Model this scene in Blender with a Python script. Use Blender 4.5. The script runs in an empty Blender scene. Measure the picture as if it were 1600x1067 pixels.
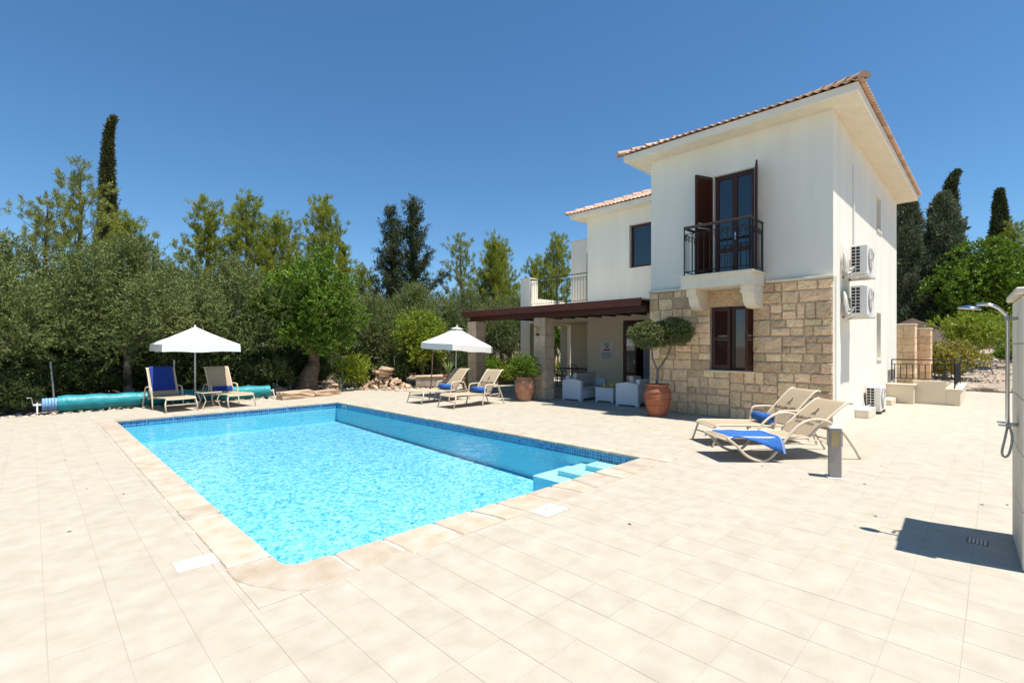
import bpy, bmesh, math, random
import numpy as np
from mathutils import Vector, Matrix
random.seed(7); rng = np.random.default_rng(11)
R = math.radians; PI = math.pi
SC = bpy.context.scene; COL = SC.collection

# ------------------------------------------------------------------ camera, sky, sun, exposure
cam = bpy.data.cameras.new('camera'); cam.sensor_width = 36; cam.lens = 36*755/1600
cam.shift_x = -2/1600; cam.shift_y = 7.5/1600; cam.clip_end = 3000; cam.clip_start = .05
co = bpy.data.objects.new('camera', cam); COL.objects.link(co)
co.location = (0, 0, 1.6); co.rotation_euler = (R(90), 0, R(-45)); SC.camera = co
SUNV = Vector((.07, -.33, 1)).normalized()
W = bpy.data.worlds.new('World'); SC.world = W; W.use_nodes = True
nt = W.node_tree; bg = nt.nodes['Background']; sk = nt.nodes.new('ShaderNodeTexSky')
sk.sky_type = 'NISHITA'; sk.sun_disc = False; sk.sun_elevation = math.asin(SUNV.z)
sk.sun_rotation = math.atan2(SUNV.x, SUNV.y); sk.altitude = 100; sk.air_density = 1.0; sk.dust_density = 0; sk.ozone_density = 10
hs = nt.nodes.new('ShaderNodeHueSaturation'); hs.inputs['Saturation'].default_value = 1.06; hs.inputs['Hue'].default_value = .492
nt.links.new(sk.outputs[0], hs.inputs['Color']); nt.links.new(hs.outputs[0], bg.inputs[0]); bg.inputs[1].default_value = .1
sl = bpy.data.lights.new('sun', 'SUN'); sl.energy = 5.0; sl.angle = R(.53); sl.color = (1, .955, .88)
so = bpy.data.objects.new('sun', sl); COL.objects.link(so); so.rotation_euler = SUNV.to_track_quat('Z', 'Y').to_euler()
vs = SC.view_settings; vs.view_transform = 'Standard'; vs.look = 'None'; vs.exposure = .52; vs.gamma = 1; vs.use_curve_mapping = False
SC.cycles.max_bounces = 10; SC.cycles.transparent_max_bounces = 12; SC.cycles.use_denoising = True
SC.cycles.caustics_reflective = False; SC.cycles.caustics_refractive = False

# ------------------------------------------------------------------ materials
MATS = {}
def mat(name, col, rough=.7, var=.12, scale=3., bump=0., bscale=40., rnd=0., metal=0., col2=None, spec=.4, leaf=0., back=None, stretch=None, dist=.02):
    m = bpy.data.materials.new(name); m.use_nodes = True; N = m.node_tree.nodes; L = m.node_tree.links
    b = N['Principled BSDF']; b.inputs['Roughness'].default_value = rough; b.inputs['Metallic'].default_value = metal
    b.inputs['Specular IOR Level'].default_value = spec
    geo = N.new('ShaderNodeNewGeometry'); pos = geo.outputs['Position']
    if stretch:
        vm = N.new('ShaderNodeVectorMath'); vm.operation = 'MULTIPLY'; vm.inputs[1].default_value = stretch
        L.new(pos, vm.inputs[0]); pos = vm.outputs[0]
    nz = N.new('ShaderNodeTexNoise'); nz.inputs['Scale'].default_value = scale; nz.inputs['Detail'].default_value = 5; L.new(pos, nz.inputs['Vector'])
    mx = N.new('ShaderNodeMix'); mx.data_type = 'RGBA'
    c2 = col2 if col2 else tuple(c*(1-var) for c in col)
    c1 = col if col2 else tuple(min(1, c*(1+var)) for c in col)
    mx.inputs[6].default_value = (*c1, 1); mx.inputs[7].default_value = (*c2, 1)
    rp = N.new('ShaderNodeMapRange'); rp.inputs[1].default_value = .3; rp.inputs[2].default_value = .7
    L.new(nz.outputs[0], rp.inputs[0]); L.new(rp.outputs[0], mx.inputs[0]); out = mx.outputs[2]
    if rnd:
        oi = N.new('ShaderNodeObjectInfo'); ad = N.new('ShaderNodeMath'); ad.operation = 'ADD'
        L.new(oi.outputs['Random'], ad.inputs[0]); L.new(geo.outputs['Random Per Island'], ad.inputs[1])
        fr = N.new('ShaderNodeMath'); fr.operation = 'FRACT'; L.new(ad.outputs[0], fr.inputs[0])
        mr = N.new('ShaderNodeMapRange'); mr.inputs[3].default_value = 1-rnd; mr.inputs[4].default_value = 1+rnd; L.new(fr.outputs[0], mr.inputs[0])
        hs = N.new('ShaderNodeHueSaturation'); L.new(out, hs.inputs['Color']); L.new(mr.outputs[0], hs.inputs['Value'])
        m2 = N.new('ShaderNodeMapRange'); m2.inputs[3].default_value = .5-rnd*.035; m2.inputs[4].default_value = .5+rnd*.035
        f2 = N.new('ShaderNodeMath'); f2.operation = 'MULTIPLY'; f2.inputs[1].default_value = 7.31; L.new(fr.outputs[0], f2.inputs[0])
        f3 = N.new('ShaderNodeMath'); f3.operation = 'FRACT'; L.new(f2.outputs[0], f3.inputs[0]); L.new(f3.outputs[0], m2.inputs[0]); L.new(m2.outputs[0], hs.inputs['Hue'])
        out = hs.outputs[0]
    if back:
        mb = N.new('ShaderNodeMix'); mb.data_type = 'RGBA'; mb.inputs[7].default_value = (*back, 1)
        L.new(geo.outputs['Backfacing'], mb.inputs[0]); L.new(out, mb.inputs[6]); out = mb.outputs[2]
    L.new(out, b.inputs['Base Color'])
    if bump:
        n2 = N.new('ShaderNodeTexNoise'); n2.inputs['Scale'].default_value = bscale; n2.inputs['Detail'].default_value = 4; L.new(pos, n2.inputs['Vector'])
        bp = N.new('ShaderNodeBump'); bp.inputs['Strength'].default_value = bump; bp.inputs['Distance'].default_value = dist
        L.new(n2.outputs[0], bp.inputs['Height']); L.new(bp.outputs[0], b.inputs['Normal'])
    if leaf:
        tr = N.new('ShaderNodeBsdfTranslucent'); L.new(out, tr.inputs[0]); ms = N.new('ShaderNodeMixShader'); ms.inputs[0].default_value = leaf
        o = N['Material Output']; L.new(b.outputs[0], ms.inputs[1]); L.new(tr.outputs[0], ms.inputs[2]); L.new(ms.outputs[0], o.inputs[0])
    MATS[name] = m; return m

mat('tile', (.472, .428, .348), .75, scale=5.5, col2=(.41, .36, .277), rnd=.026, bump=.12, bscale=90, spec=.25)
mat('grout', (.47, .42, .335), .9, scale=1.3, col2=(.37, .31, .23))
mat('earth', (.36, .27, .19), .95, scale=.8, col2=(.2, .14, .09), bump=.6, bscale=12, dist=.05)
mat('gravel', (.5, .40, .30), .95, scale=9, col2=(.33, .25, .18), bump=1, bscale=25, dist=.06)
mat('pebble', (.52, .45, .37), .9, rnd=.35, scale=12)
mat('wall_white', (.80, .76, .655), .85, var=.045, scale=1.6, stretch=(1.5, 1.5, .22), bump=.08, bscale=120)
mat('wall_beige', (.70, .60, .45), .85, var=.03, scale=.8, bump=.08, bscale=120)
mat('trim_cream', (.74, .66, .52), .8, var=.06, scale=6, bump=.1, bscale=60)
mat('stone', (.92, .67, .40), .9, scale=7, col2=(.74, .49, .27), rnd=.26, bump=1., bscale=16, dist=.06)
mat('column_stone', (.62, .47, .32), .9, scale=5, col2=(.47, .35, .235), rnd=.16, bump=.8, bscale=24, dist=.02)
mat('mortar', (.58, .47, .34), .95, var=.2, scale=14, bump=.6, bscale=60)
mat('coping', (.50, .445, .36), .8, scale=5, col2=(.42, .325, .225), rnd=.10, bump=.35, bscale=30)
mat('coping_mortar', (.53, .49, .42), .9, var=.12, scale=9)
mat('terracotta_roof', (.64, .42, .295), .85, scale=3, col2=(.55, .375, .27), rnd=.18, bump=.2, bscale=50)
mat('terracotta_pot', (.44, .145, .065), .75, scale=9, col2=(.33, .11, .055), bump=.5, bscale=26, dist=.03)
mat('terracotta_worn', (.43, .17, .085), .8, scale=8, col2=(.50, .30, .19), bump=.5, bscale=26, dist=.03)
mat('dark_wood', (.055, .015, .008), .45, var=.25, scale=6, stretch=(9, 9, 1), bump=.1, bscale=30)
mat('red_wood', (.115, .030, .016), .5, var=.25, scale=5, stretch=(6, 1, 6), bump=.1, bscale=30)
mat('iron', (.012, .010, .010), .45, var=.2, spec=.5)
mat('iron_brown', (.045, .022, .015), .45, var=.2, spec=.5)
mat('white_metal', (.78, .77, .74), .45, var=.03)
mat('ac_white', (.74, .72, .67), .5, var=.04, scale=7)
mat('ac_dark', (.018, .018, .018), .7)
mat('chrome', (.62, .62, .63), .14, metal=1, var=.02)
mat('bollard_grey', (.37, .335, .30), .5, var=.06, scale=12)
mat('amber_glass', (.46, .36, .17), .35, var=.15, scale=12)
mat('sling', (.44, .335, .215), .85, var=.07, scale=160, bump=.15, bscale=300)
mat('frame_cream', (.66, .555, .41), .4, var=.04)
mat('towel', (.03, .14, .45), .95, var=.2, scale=30, bump=.8, bscale=160, dist=.01)
mat('towel_navy', (.014, .045, .26), .95, var=.15, scale=30, bump=.6, bscale=160, dist=.01)
mat('towel_stripe', (.55, .66, .82), .95)
mat('canvas', (.80, .775, .72), .9, var=.03, scale=3, bump=.05, bscale=200)
mat('pole_grey', (.55, .55, .53), .4, var=.05)
mat('cover_teal', (.02, .30, .33), .45, scale=5, col2=(.015, .22, .26), bump=.5, bscale=14, dist=.03)
mat('cover_blue', (.20, .38, .62), .5, var=.3, scale=30)
mat('resin_white', (.63, .66, .69), .6, var=.03, bump=.3, bscale=110)
mat('cushion', (.50, .46, .41), .95, var=.06, bump=.2, bscale=120)
mat('print', (.035, .025, .02), .8)
mat('sign_white', (.62, .66, .68), .5, var=.03)
mat('sign_red', (.50, .03, .03), .6)
mat('yellow_glass', (.62, .42, .03), .25, var=.1)
mat('curtain', (.33, .30, .36), .9, var=.1, scale=6)
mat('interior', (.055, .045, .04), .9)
mat('louvre', (.20, .17, .135), .7)
mat('slit_shade', (.33, .28, .21), .8)
mat('bark', (.20, .13, .085), .95, scale=7, col2=(.09, .06, .04), bump=1, bscale=14, dist=.05)
mat('bark_grey', (.26, .215, .175), .95, scale=9, col2=(.14, .11, .09), bump=.8, bscale=20, dist=.03)
mat('rock', (.62, .45, .30), .9, scale=4, col2=(.46, .31, .20), rnd=.2, bump=.7, bscale=14, dist=.04)
mat('rock_grey', (.40, .33, .26), .9, scale=4, col2=(.27, .22, .17), rnd=.15, bump=.7, bscale=14, dist=.04)
mat('thatch', (.07, .042, .026), .95, var=.3, scale=20)
mat('white_lid', (.74, .71, .66), .55, var=.03)
mat('joint_dark', (.12, .10, .085), .9)
mat('steel_post', (.33, .34, .34), .5, metal=.3)
mat('galv', (.62, .63, .64), .4, metal=.4)
mat('olive_leaf', (.155, .185, .045), .6, scale=1.2, col2=(.085, .115, .028), rnd=.5, leaf=.2, back=(.22, .25, .09), spec=.2)
mat('shrub_leaf', (.10, .13, .032), .5, scale=1.5, col2=(.06, .085, .02), rnd=.45, leaf=.22, spec=.45)
mat('carob_leaf', (.155, .245, .022), .5, scale=1.5, col2=(.10, .18, .016), rnd=.45, leaf=.28, spec=.25)
mat('lemon_leaf', (.29, .34, .03), .45, scale=2, col2=(.18, .25, .02), rnd=.4, leaf=.3, spec=.25)
mat('gold_leaf', (.42, .34, .06), .5, scale=4, col2=(.24, .25, .04), rnd=.4, leaf=.25)
mat('pine_leaf', (.35, .385, .05), .6, scale=.8, col2=(.21, .26, .04), rnd=.35, leaf=.3, spec=.15)
mat('pine_grey', (.32, .35, .08), .6, scale=.8, col2=(.19, .235, .06), rnd=.35, leaf=.25, spec=.15)
mat('conifer_leaf', (.075, .10, .032), .6, scale=.8, col2=(.045, .065, .022), rnd=.4, leaf=.12)
mat('conifer_blue', (.19, .215, .125), .6, scale=.8, col2=(.11, .14, .075), rnd=.4, leaf=.12)
mat('cypress_leaf', (.085, .095, .022), .6, scale=.8, col2=(.045, .055, .014), rnd=.4, leaf=.1)
mat('topiary_leaf', (.17, .19, .05), .55, scale=6, col2=(.09, .115, .03), rnd=.5, leaf=.2, back=(.2, .22, .09), spec=.2)
mat('aloe_leaf', (.20, .24, .07), .5, var=.3, scale=6)

def glass_mat(name, tint=(.02, .03, .035), alpha=.25):
    m = bpy.data.materials.new(name); m.use_nodes = True; b = m.node_tree.nodes['Principled BSDF']
    b.inputs['Base Color'].default_value = (*tint, 1); b.inputs['Roughness'].default_value = .03
    b.inputs['Specular IOR Level'].default_value = 1.0; b.inputs['IOR'].default_value = 1.6
    b.inputs['Alpha'].default_value = 1-alpha; MATS[name] = m
glass_mat('glass'); glass_mat('glass_clear', (.25, .24, .22), .45)

def water_mat():
    m = bpy.data.materials.new('water'); m.use_nodes = True; N = m.node_tree.nodes; L = m.node_tree.links; N.clear()
    o = N.new('ShaderNodeOutputMaterial'); t = N.new('ShaderNodeBsdfTransparent'); t.inputs[0].default_value = (.78, .985, 1, 1)
    g = N.new('ShaderNodeBsdfGlossy'); g.inputs['Roughness'].default_value = .03
    f = N.new('ShaderNodeFresnel'); f.inputs[0].default_value = 1.33
    geo = N.new('ShaderNodeNewGeometry'); n1 = N.new('ShaderNodeTexNoise'); n1.inputs['Scale'].default_value = 5; n1.inputs['Detail'].default_value = 3; n1.inputs['Distortion'].default_value = .6
    L.new(geo.outputs['Position'], n1.inputs['Vector'])
    bp = N.new('ShaderNodeBump'); bp.inputs['Strength'].default_value = .35; bp.inputs['Distance'].default_value = .05
    L.new(n1.outputs[0], bp.inputs['Height']); L.new(bp.outputs[0], g.inputs['Normal']); L.new(bp.outputs[0], f.inputs['Normal'])
    ms = N.new('ShaderNodeMixShader'); L.new(f.outputs[0], ms.inputs[0]); L.new(t.outputs[0], ms.inputs[1]); L.new(g.outputs[0], ms.inputs[2]); L.new(ms.outputs[0], o.inputs[0])
    MATS['water'] = m
water_mat()

def mosaic_mat(name, cols, cell, grout, ripple_speckle=None):
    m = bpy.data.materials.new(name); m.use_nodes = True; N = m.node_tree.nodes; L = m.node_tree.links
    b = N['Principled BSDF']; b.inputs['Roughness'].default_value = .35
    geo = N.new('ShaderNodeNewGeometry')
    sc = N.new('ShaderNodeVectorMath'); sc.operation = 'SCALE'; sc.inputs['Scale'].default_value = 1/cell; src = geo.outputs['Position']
    if ripple_speckle:  # ripple refraction of the water imitated by warping the tile pattern
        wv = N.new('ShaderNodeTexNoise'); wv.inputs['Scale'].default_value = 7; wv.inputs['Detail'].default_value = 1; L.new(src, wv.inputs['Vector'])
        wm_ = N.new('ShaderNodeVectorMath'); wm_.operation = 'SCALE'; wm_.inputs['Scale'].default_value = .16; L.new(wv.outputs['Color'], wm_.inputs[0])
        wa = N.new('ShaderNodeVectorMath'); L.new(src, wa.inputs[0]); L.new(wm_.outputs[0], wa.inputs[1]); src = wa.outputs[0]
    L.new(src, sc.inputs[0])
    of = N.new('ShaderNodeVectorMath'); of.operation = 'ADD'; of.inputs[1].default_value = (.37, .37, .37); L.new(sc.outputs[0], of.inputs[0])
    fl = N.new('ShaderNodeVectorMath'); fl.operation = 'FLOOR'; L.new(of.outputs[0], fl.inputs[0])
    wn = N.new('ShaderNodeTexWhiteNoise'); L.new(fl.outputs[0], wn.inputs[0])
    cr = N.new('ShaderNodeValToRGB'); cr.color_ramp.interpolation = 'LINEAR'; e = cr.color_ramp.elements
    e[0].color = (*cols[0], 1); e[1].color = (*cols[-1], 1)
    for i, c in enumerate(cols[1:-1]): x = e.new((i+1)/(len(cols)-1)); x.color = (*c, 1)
    if ripple_speckle:      # water ripple and caustic flecks, put into the mosaic colour as patches
        nz = N.new('ShaderNodeTexNoise'); nz.inputs['Scale'].default_value = ripple_speckle; nz.inputs['Detail'].default_value = 2.5; nz.inputs['Distortion'].default_value = 1.2
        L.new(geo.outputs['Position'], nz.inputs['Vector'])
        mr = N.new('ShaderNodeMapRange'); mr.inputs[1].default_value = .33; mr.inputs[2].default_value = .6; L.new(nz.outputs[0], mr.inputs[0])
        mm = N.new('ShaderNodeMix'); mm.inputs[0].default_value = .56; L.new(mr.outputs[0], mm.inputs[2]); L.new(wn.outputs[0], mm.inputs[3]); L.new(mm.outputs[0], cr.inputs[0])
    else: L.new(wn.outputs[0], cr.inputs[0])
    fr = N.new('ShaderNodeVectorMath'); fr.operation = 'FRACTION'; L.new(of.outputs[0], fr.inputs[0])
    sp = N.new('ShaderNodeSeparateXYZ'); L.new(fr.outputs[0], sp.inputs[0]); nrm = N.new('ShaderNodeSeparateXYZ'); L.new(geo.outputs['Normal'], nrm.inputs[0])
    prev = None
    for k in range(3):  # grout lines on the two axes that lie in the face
        a = N.new('ShaderNodeMath'); a.operation = 'LESS_THAN'; a.inputs[1].default_value = .0 if ripple_speckle else .12; L.new(sp.outputs[k], a.inputs[0])
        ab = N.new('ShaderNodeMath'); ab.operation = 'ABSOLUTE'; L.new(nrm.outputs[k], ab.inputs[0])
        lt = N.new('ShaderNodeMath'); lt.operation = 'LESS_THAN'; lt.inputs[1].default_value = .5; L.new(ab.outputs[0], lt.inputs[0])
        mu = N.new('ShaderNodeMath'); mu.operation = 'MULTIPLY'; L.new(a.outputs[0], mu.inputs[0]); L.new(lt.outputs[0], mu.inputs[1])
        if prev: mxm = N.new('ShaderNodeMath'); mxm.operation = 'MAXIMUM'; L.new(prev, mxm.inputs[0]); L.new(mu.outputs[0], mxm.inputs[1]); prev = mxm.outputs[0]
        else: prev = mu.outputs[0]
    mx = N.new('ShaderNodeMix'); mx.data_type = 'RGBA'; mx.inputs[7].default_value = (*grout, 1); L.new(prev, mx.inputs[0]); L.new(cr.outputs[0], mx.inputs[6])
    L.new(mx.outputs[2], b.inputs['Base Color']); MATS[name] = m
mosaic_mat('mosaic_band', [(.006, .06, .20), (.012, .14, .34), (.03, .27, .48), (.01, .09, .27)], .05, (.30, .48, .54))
mosaic_mat('mosaic_pool_ripple', [(.01, .20, .48), (.07, .38, .66), (.27, .59, .79), (.40, .68, .83), (.66, .80, .87)], .036, (.38, .66, .80), ripple_speckle=13)  # blue floor mosaic with ripple and caustic light painted into it
mosaic_mat('mosaic_step', [(.55, .76, .86), (.68, .83, .9), (.78, .87, .92)], .034, (.66, .82, .88))
mosaic_mat('mosaic_wall', [(.10, .70, .94), (.18, .78, .95), (.30, .84, .96)], .03, (.48, .86, .95))

# ------------------------------------------------------------------ mesh helpers
def link(name, me, parent=None):
    o = bpy.data.objects.new(name, me); COL.objects.link(o)
    if parent is not None: o.parent = parent
    return o
def tag(o, label=None, cat=None, group=None, kind=None):
    if label: o['label'] = label
    if cat: o['category'] = cat
    if group: o['group'] = group
    if kind: o['kind'] = kind
    return o
def empty(name, loc=(0, 0, 0), rz=0, label=None, cat=None, group=None):
    o = bpy.data.objects.new(name, None); COL.objects.link(o); o.location = loc; o.rotation_euler = (0, 0, rz); o.empty_display_size = .1
    return tag(o, label, cat, group)
def dup(root, loc=None, rz=None, label=None, scale=None):
    def cp(o, par):
        c = o.copy(); COL.objects.link(c); c.parent = par
        for ch in o.children: cp(ch, c)
        return c
    r = cp(root, None)
    if loc is not None: r.location = loc
    if rz is not None: r.rotation_euler = (0, 0, rz)
    if scale is not None: r.scale = (scale,)*3 if not hasattr(scale, '__len__') else scale
    if label: r['label'] = label
    return r

class MB:
    def __init__(s): s.v = []; s.f = []
    def add(s, vs, fs):
        n = len(s.v); s.v += [tuple(v) for v in vs]; s.f += [tuple(n+i for i in f) for f in fs]; return s
    def box(s, x0, x1, y0, y1, z0, z1):
        return s.add([(x0, y0, z0), (x1, y0, z0), (x1, y1, z0), (x0, y1, z0), (x0, y0, z1), (x1, y0, z1), (x1, y1, z1), (x0, y1, z1)],
                     [(0, 3, 2, 1), (4, 5, 6, 7), (0, 1, 5, 4), (1, 2, 6, 5), (2, 3, 7, 6), (3, 0, 4, 7)])
    def quad(s, a, b, c, d): return s.add([a, b, c, d], [(0, 1, 2, 3)])
    def tube(s, pts, r, n=8, closed=False, caps=True):
        P = [Vector(p) for p in pts]; m = len(P); rs = r if hasattr(r, '__len__') else [r]*m; base = len(s.v); up = None
        for i, p in enumerate(P):
            if closed: t = (P[(i+1) % m]-P[i-1])
            else: t = P[min(i+1, m-1)]-P[max(i-1, 0)]
            t.normalize()
            if up is None:
                up = Vector((0, 0, 1)) if abs(t.z) < .9 else Vector((1, 0, 0))
            a = t.cross(up)
            if a.length < 1e-5: a = t.orthogonal()
            a.normalize(); b = a.cross(t).normalized(); up = b
            for k in range(n):
                q = 2*PI*k/n; s.v.append(tuple(p+(a*math.cos(q)+b*math.sin(q))*rs[i]))
        for i in range(m if closed else m-1):
            j = (i+1) % m
            for k in range(n):
                l = (k+1) % n; s.f.append((base+i*n+k, base+j*n+k, base+j*n+l, base+i*n+l))
        if caps and not closed:
            s.f.append(tuple(base+k for k in range(n))); s.f.append(tuple(base+(m-1)*n+k for k in reversed(range(n))))
        return s
    def lathe(s, prof, n=28, c=(0, 0, 0)):
        base = len(s.v)
        for r, z in prof:
            for k in range(n):
                q = 2*PI*k/n; s.v.append((c[0]+r*math.cos(q), c[1]+r*math.sin(q), c[2]+z))
        for i in range(len(prof)-1):
            for k in range(n):
                l = (k+1) % n; s.f.append((base+i*n+k, base+i*n+l, base+(i+1)*n+l, base+(i+1)*n+k))
        return s
    def prism(s, poly, axis, a0, a1):          # polygon in the plane across axis, pushed from a0 to a1
        def pt(p, a): return (a, p[0], p[1]) if axis == 'x' else (p[0], a, p[1]) if axis == 'y' else (p[0], p[1], a)
        n = len(poly); return s.add([pt(p, a0) for p in poly]+[pt(p, a1) for p in poly],
            [tuple(range(n)), tuple(range(2*n-1, n-1, -1))]+[(i, i+n, (i+1) % n+n, (i+1) % n) for i in range(n)])
    def sheet(s, prof, y0, y1, th=.008):       # a bent cloth or board: profile in (x, z), width along y
        n = len(prof); vs = []
        nr = []
        for i in range(n):
            a = prof[max(i-1, 0)]; b = prof[min(i+1, n-1)]; dx, dz = b[0]-a[0], b[1]-a[1]; l = math.hypot(dx, dz) or 1; nr.append((-dz/l, dx/l))
        for i, (x, z) in enumerate(prof):
            nx, nz = nr[i]
            vs += [(x, y0, z), (x, y1, z), (x-nx*th, y1, z-nz*th), (x-nx*th, y0, z-nz*th)]
        fs = [(0, 1, 2, 3), tuple(4*(n-1)+k for k in (3, 2, 1, 0))]
        for i in range(n-1):
            for k in range(4): fs.append((4*i+k, 4*i+4+k, 4*i+4+(k+1) % 4, 4*i+(k+1) % 4))
        return s.add(vs, fs)
    def xf(s, M):
        s.v = [tuple(M @ Vector(v)) for v in s.v]; return s
    def mesh(s, name, m=None, bevel=0, smooth=False, seg=1):
        me = bpy.data.meshes.new(name); me.from_pydata(s.v, [], s.f)
        bm = bmesh.new(); bm.from_mesh(me); bmesh.ops.recalc_face_normals(bm, faces=bm.faces)
        if bevel: bmesh.ops.bevel(bm, geom=list(bm.edges), offset=bevel, segments=seg, affect='EDGES', profile=.5)
        bm.to_mesh(me); bm.free()
        if smooth:
            me.polygons.foreach_set('use_smooth', [True]*len(me.polygons))
        if m: me.materials.append(MATS[m])
        return me
    def obj(s, name, m, parent=None, bevel=0, smooth=False, seg=1):
        return link(name, s.mesh(name, m, bevel, smooth, seg), parent)
def smooth_angle(o, a=40):
    me = o.data; me.polygons.foreach_set('use_smooth', [True]*len(me.polygons))
    try: me.set_sharp_from_angle(angle=R(a))
    except Exception: pass
    return o
def bez(pts, n=8):                             # Catmull-Rom through the points
    P = [Vector(p) for p in pts]; P = [P[0]*2-P[1]]+P+[P[-1]*2-P[-2]]; out = []
    for i in range(1, len(P)-2):
        for k in range(n):
            t = k/n; a, b, c, d = P[i-1], P[i], P[i+1], P[i+2]
            out.append(.5*((2*b)+(c-a)*t+(2*a-5*b+4*c-d)*t*t+(3*b-a-3*c+d)*t**3))
    out.append(P[-2]); return out
def wall(mb, axis, a0, a1, u0, u1, z0, z1, holes=()):
    us = sorted({u0, u1, *[v for h in holes for v in h[:2]]}); zs = sorted({z0, z1, *[v for h in holes for v in h[2:]]})
    def solid(i, j):
        if i < 0 or j < 0 or i >= len(us)-1 or j >= len(zs)-1: return False
        cu, cz = (us[i]+us[i+1])/2, (zs[j]+zs[j+1])/2
        return not any(h[0] < cu < h[1] and h[2] < cz < h[3] for h in holes)
    def p(a, u, z): return (a, u, z) if axis == 'x' else (u, a, z)
    for i in range(len(us)-1):
        for j in range(len(zs)-1):
            if not solid(i, j): continue
            A, B, C, D = us[i], us[i+1], zs[j], zs[j+1]
            for a in (a0, a1): mb.quad(p(a, A, C), p(a, B, C), p(a, B, D), p(a, A, D))
            if not solid(i-1, j): mb.quad(p(a0, A, C), p(a1, A, C), p(a1, A, D), p(a0, A, D))
            if not solid(i+1, j): mb.quad(p(a0, B, C), p(a1, B, C), p(a1, B, D), p(a0, B, D))
            if not solid(i, j-1): mb.quad(p(a0, A, C), p(a1, A, C), p(a1, B, C), p(a0, B, C))
            if not solid(i, j+1): mb.quad(p(a0, A, D), p(a1, A, D), p(a1, B, D), p(a0, B, D))
    return mb
def text_mesh(name, s, size, m):
    c = bpy.data.curves.new(name, 'FONT'); c.body = s; c.size = size; c.align_x = 'CENTER'; c.resolution_u = 2; c.offset = size*.018
    o = bpy.data.objects.new(name, c); COL.objects.link(o); me = bpy.data.meshes.new_from_object(o)
    bpy.data.objects.remove(o); bpy.data.curves.remove(c); me.materials.clear(); me.materials.append(MATS[m]); me.name = name; return me

# ------------------------------------------------------------------ ground, terrace, pool
PX0, PX1, PY0, PY1 = 1.28, 6.22, 3.59, 13.38      # the water basin
def holed(x0, x1, y0, y1, z, hx0, hx1, hy0, hy1):
    mb = MB()
    for a, b, c, d in ((x0, hx0, y0, y1), (hx1, x1, y0, y1), (hx0, hx1, y0, hy0), (hx0, hx1, hy1, y1)):
        mb.quad((a, c, z), (b, c, z), (b, d, z), (a, d, z))
    return mb
tag(holed(-900, 900, -900, 900, -.06, PX0-.3, PX1+.3, PY0-.3, PY1+.3).obj('ground', 'earth'), kind='structure')
TX0, TX1, TY0, TY1 = -9., 24., -7., 15.62
terrace = tag(holed(TX0, TX1, TY0, TY1, -.0022, PX0-.22, PX1+.22, PY0-.3, PY1+.22).quad((5.3, TY1, -.0022), (24, TY1, -.0022), (24, 16.9, -.0022), (5.3, 16.9, -.0022)).obj('terrace', 'grout'), kind='structure')
gx, gy, ox, oy = .2935, .2985, .063, .129
CW = dict(l=.29, r=.26, n=.40, f=.24)
def sub(c, h):                  # what is left of rectangle c outside rectangle h
    x0, x1, y0, y1 = c; a, b, p, q = h
    if x1 <= a or x0 >= b or y1 <= p or y0 >= q: return [c]
    out = []
    if x0 < a: out.append((x0, a, y0, y1)); x0 = a
    if x1 > b: out.append((b, x1, y0, y1)); x1 = b
    if y0 < p: out.append((x0, x1, y0, p))
    if y1 > q: out.append((x0, x1, q, y1))
    return [r for r in out if r[1]-r[0] > .02 and r[3]-r[2] > .02]
COPE = (PX0-CW['l']-.006, PX1+CW['r']+.006, PY0-CW['n']-.006, PY1+CW['f']+.006)
LIDS = [(3.43, 3.75, 2.98, 3.28), (.74, 1.0, 4.1, 4.3), (5.42, 5.56, .05, .17)]
tiles = []
for i in range(int((TX0-ox)/gx), int((TX1-ox)/gx)):
    for j in range(int((TY0-oy)/gy), int((16.9-oy)/gy)):
        x0, y0 = ox+i*gx+.0014, oy+j*gy+.0014; x1, y1 = x0+gx-.0028, y0+gy-.0028
        if y0 > 15.4 and x0 < 5.3: continue
        if x0 > 11.0 and 2.25 < y0 < 6.1: continue
        for c in sub((x0, x1, y0, y1), COPE):
            for l in LIDS[:2]:
                if c: r = sub(c, (l[0]-.008, l[1]+.008, l[2]-.008, l[3]+.008)); tiles += r[1:]; c = r[0] if r else None
            if c: tiles.append(c)
def vis(c):
    x, y = (c[0]+c[1])/2, (c[2]+c[3])/2; d = (x+y)/math.sqrt(2); r = (x-y)/math.sqrt(2)
    return d if d > 1.9 and abs(r/d) < 1.07 else 1e6+d*d+r*r
tiles.sort(key=vis)
TM = {}
def tile_box(mb, c, dz=0, b=.0012):
    x0, x1, y0, y1 = c; z = dz
    mb.add([(x0, y0, z-.012), (x1, y0, z-.012), (x1, y1, z-.012), (x0, y1, z-.012), (x0, y0, z-b), (x1, y0, z-b), (x1, y1, z-b), (x0, y1, z-b),
            (x0+b, y0+b, z), (x1-b, y0+b, z), (x1-b, y1-b, z), (x0+b, y1-b, z)],
           [(8, 9, 10, 11)]+[(k, (k+1) % 4, (k+1) % 4+4, k+4) for k in range(4)]+[(k+4, (k+1) % 4+4, (k+1) % 4+8, k+8) for k in range(4)])
for c in tiles[:300]:
    w, l = round(c[1]-c[0], 3), round(c[3]-c[2], 3)
    if (w, l) not in TM: mb = MB(); tile_box(mb, (0, w, 0, l)); TM[(w, l)] = mb.mesh('tile', 'tile')
    o = link('tile', TM[(w, l)], terrace); o.location = (c[0], c[2], random.uniform(-.0006, .0006))
mb = MB()
for c in tiles[300:]: tile_box(mb, c, random.uniform(-.0006, .0006))
tag(mb.obj('tile_paving', 'tile', terrace), kind='stuff')
pool = empty('swimming_pool', (0, 0, 0), 0, 'rectangular blue mosaic swimming pool with irregular stone coping', 'pool')
FZ, WZ = -.76, -.12
mb = MB()
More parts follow.
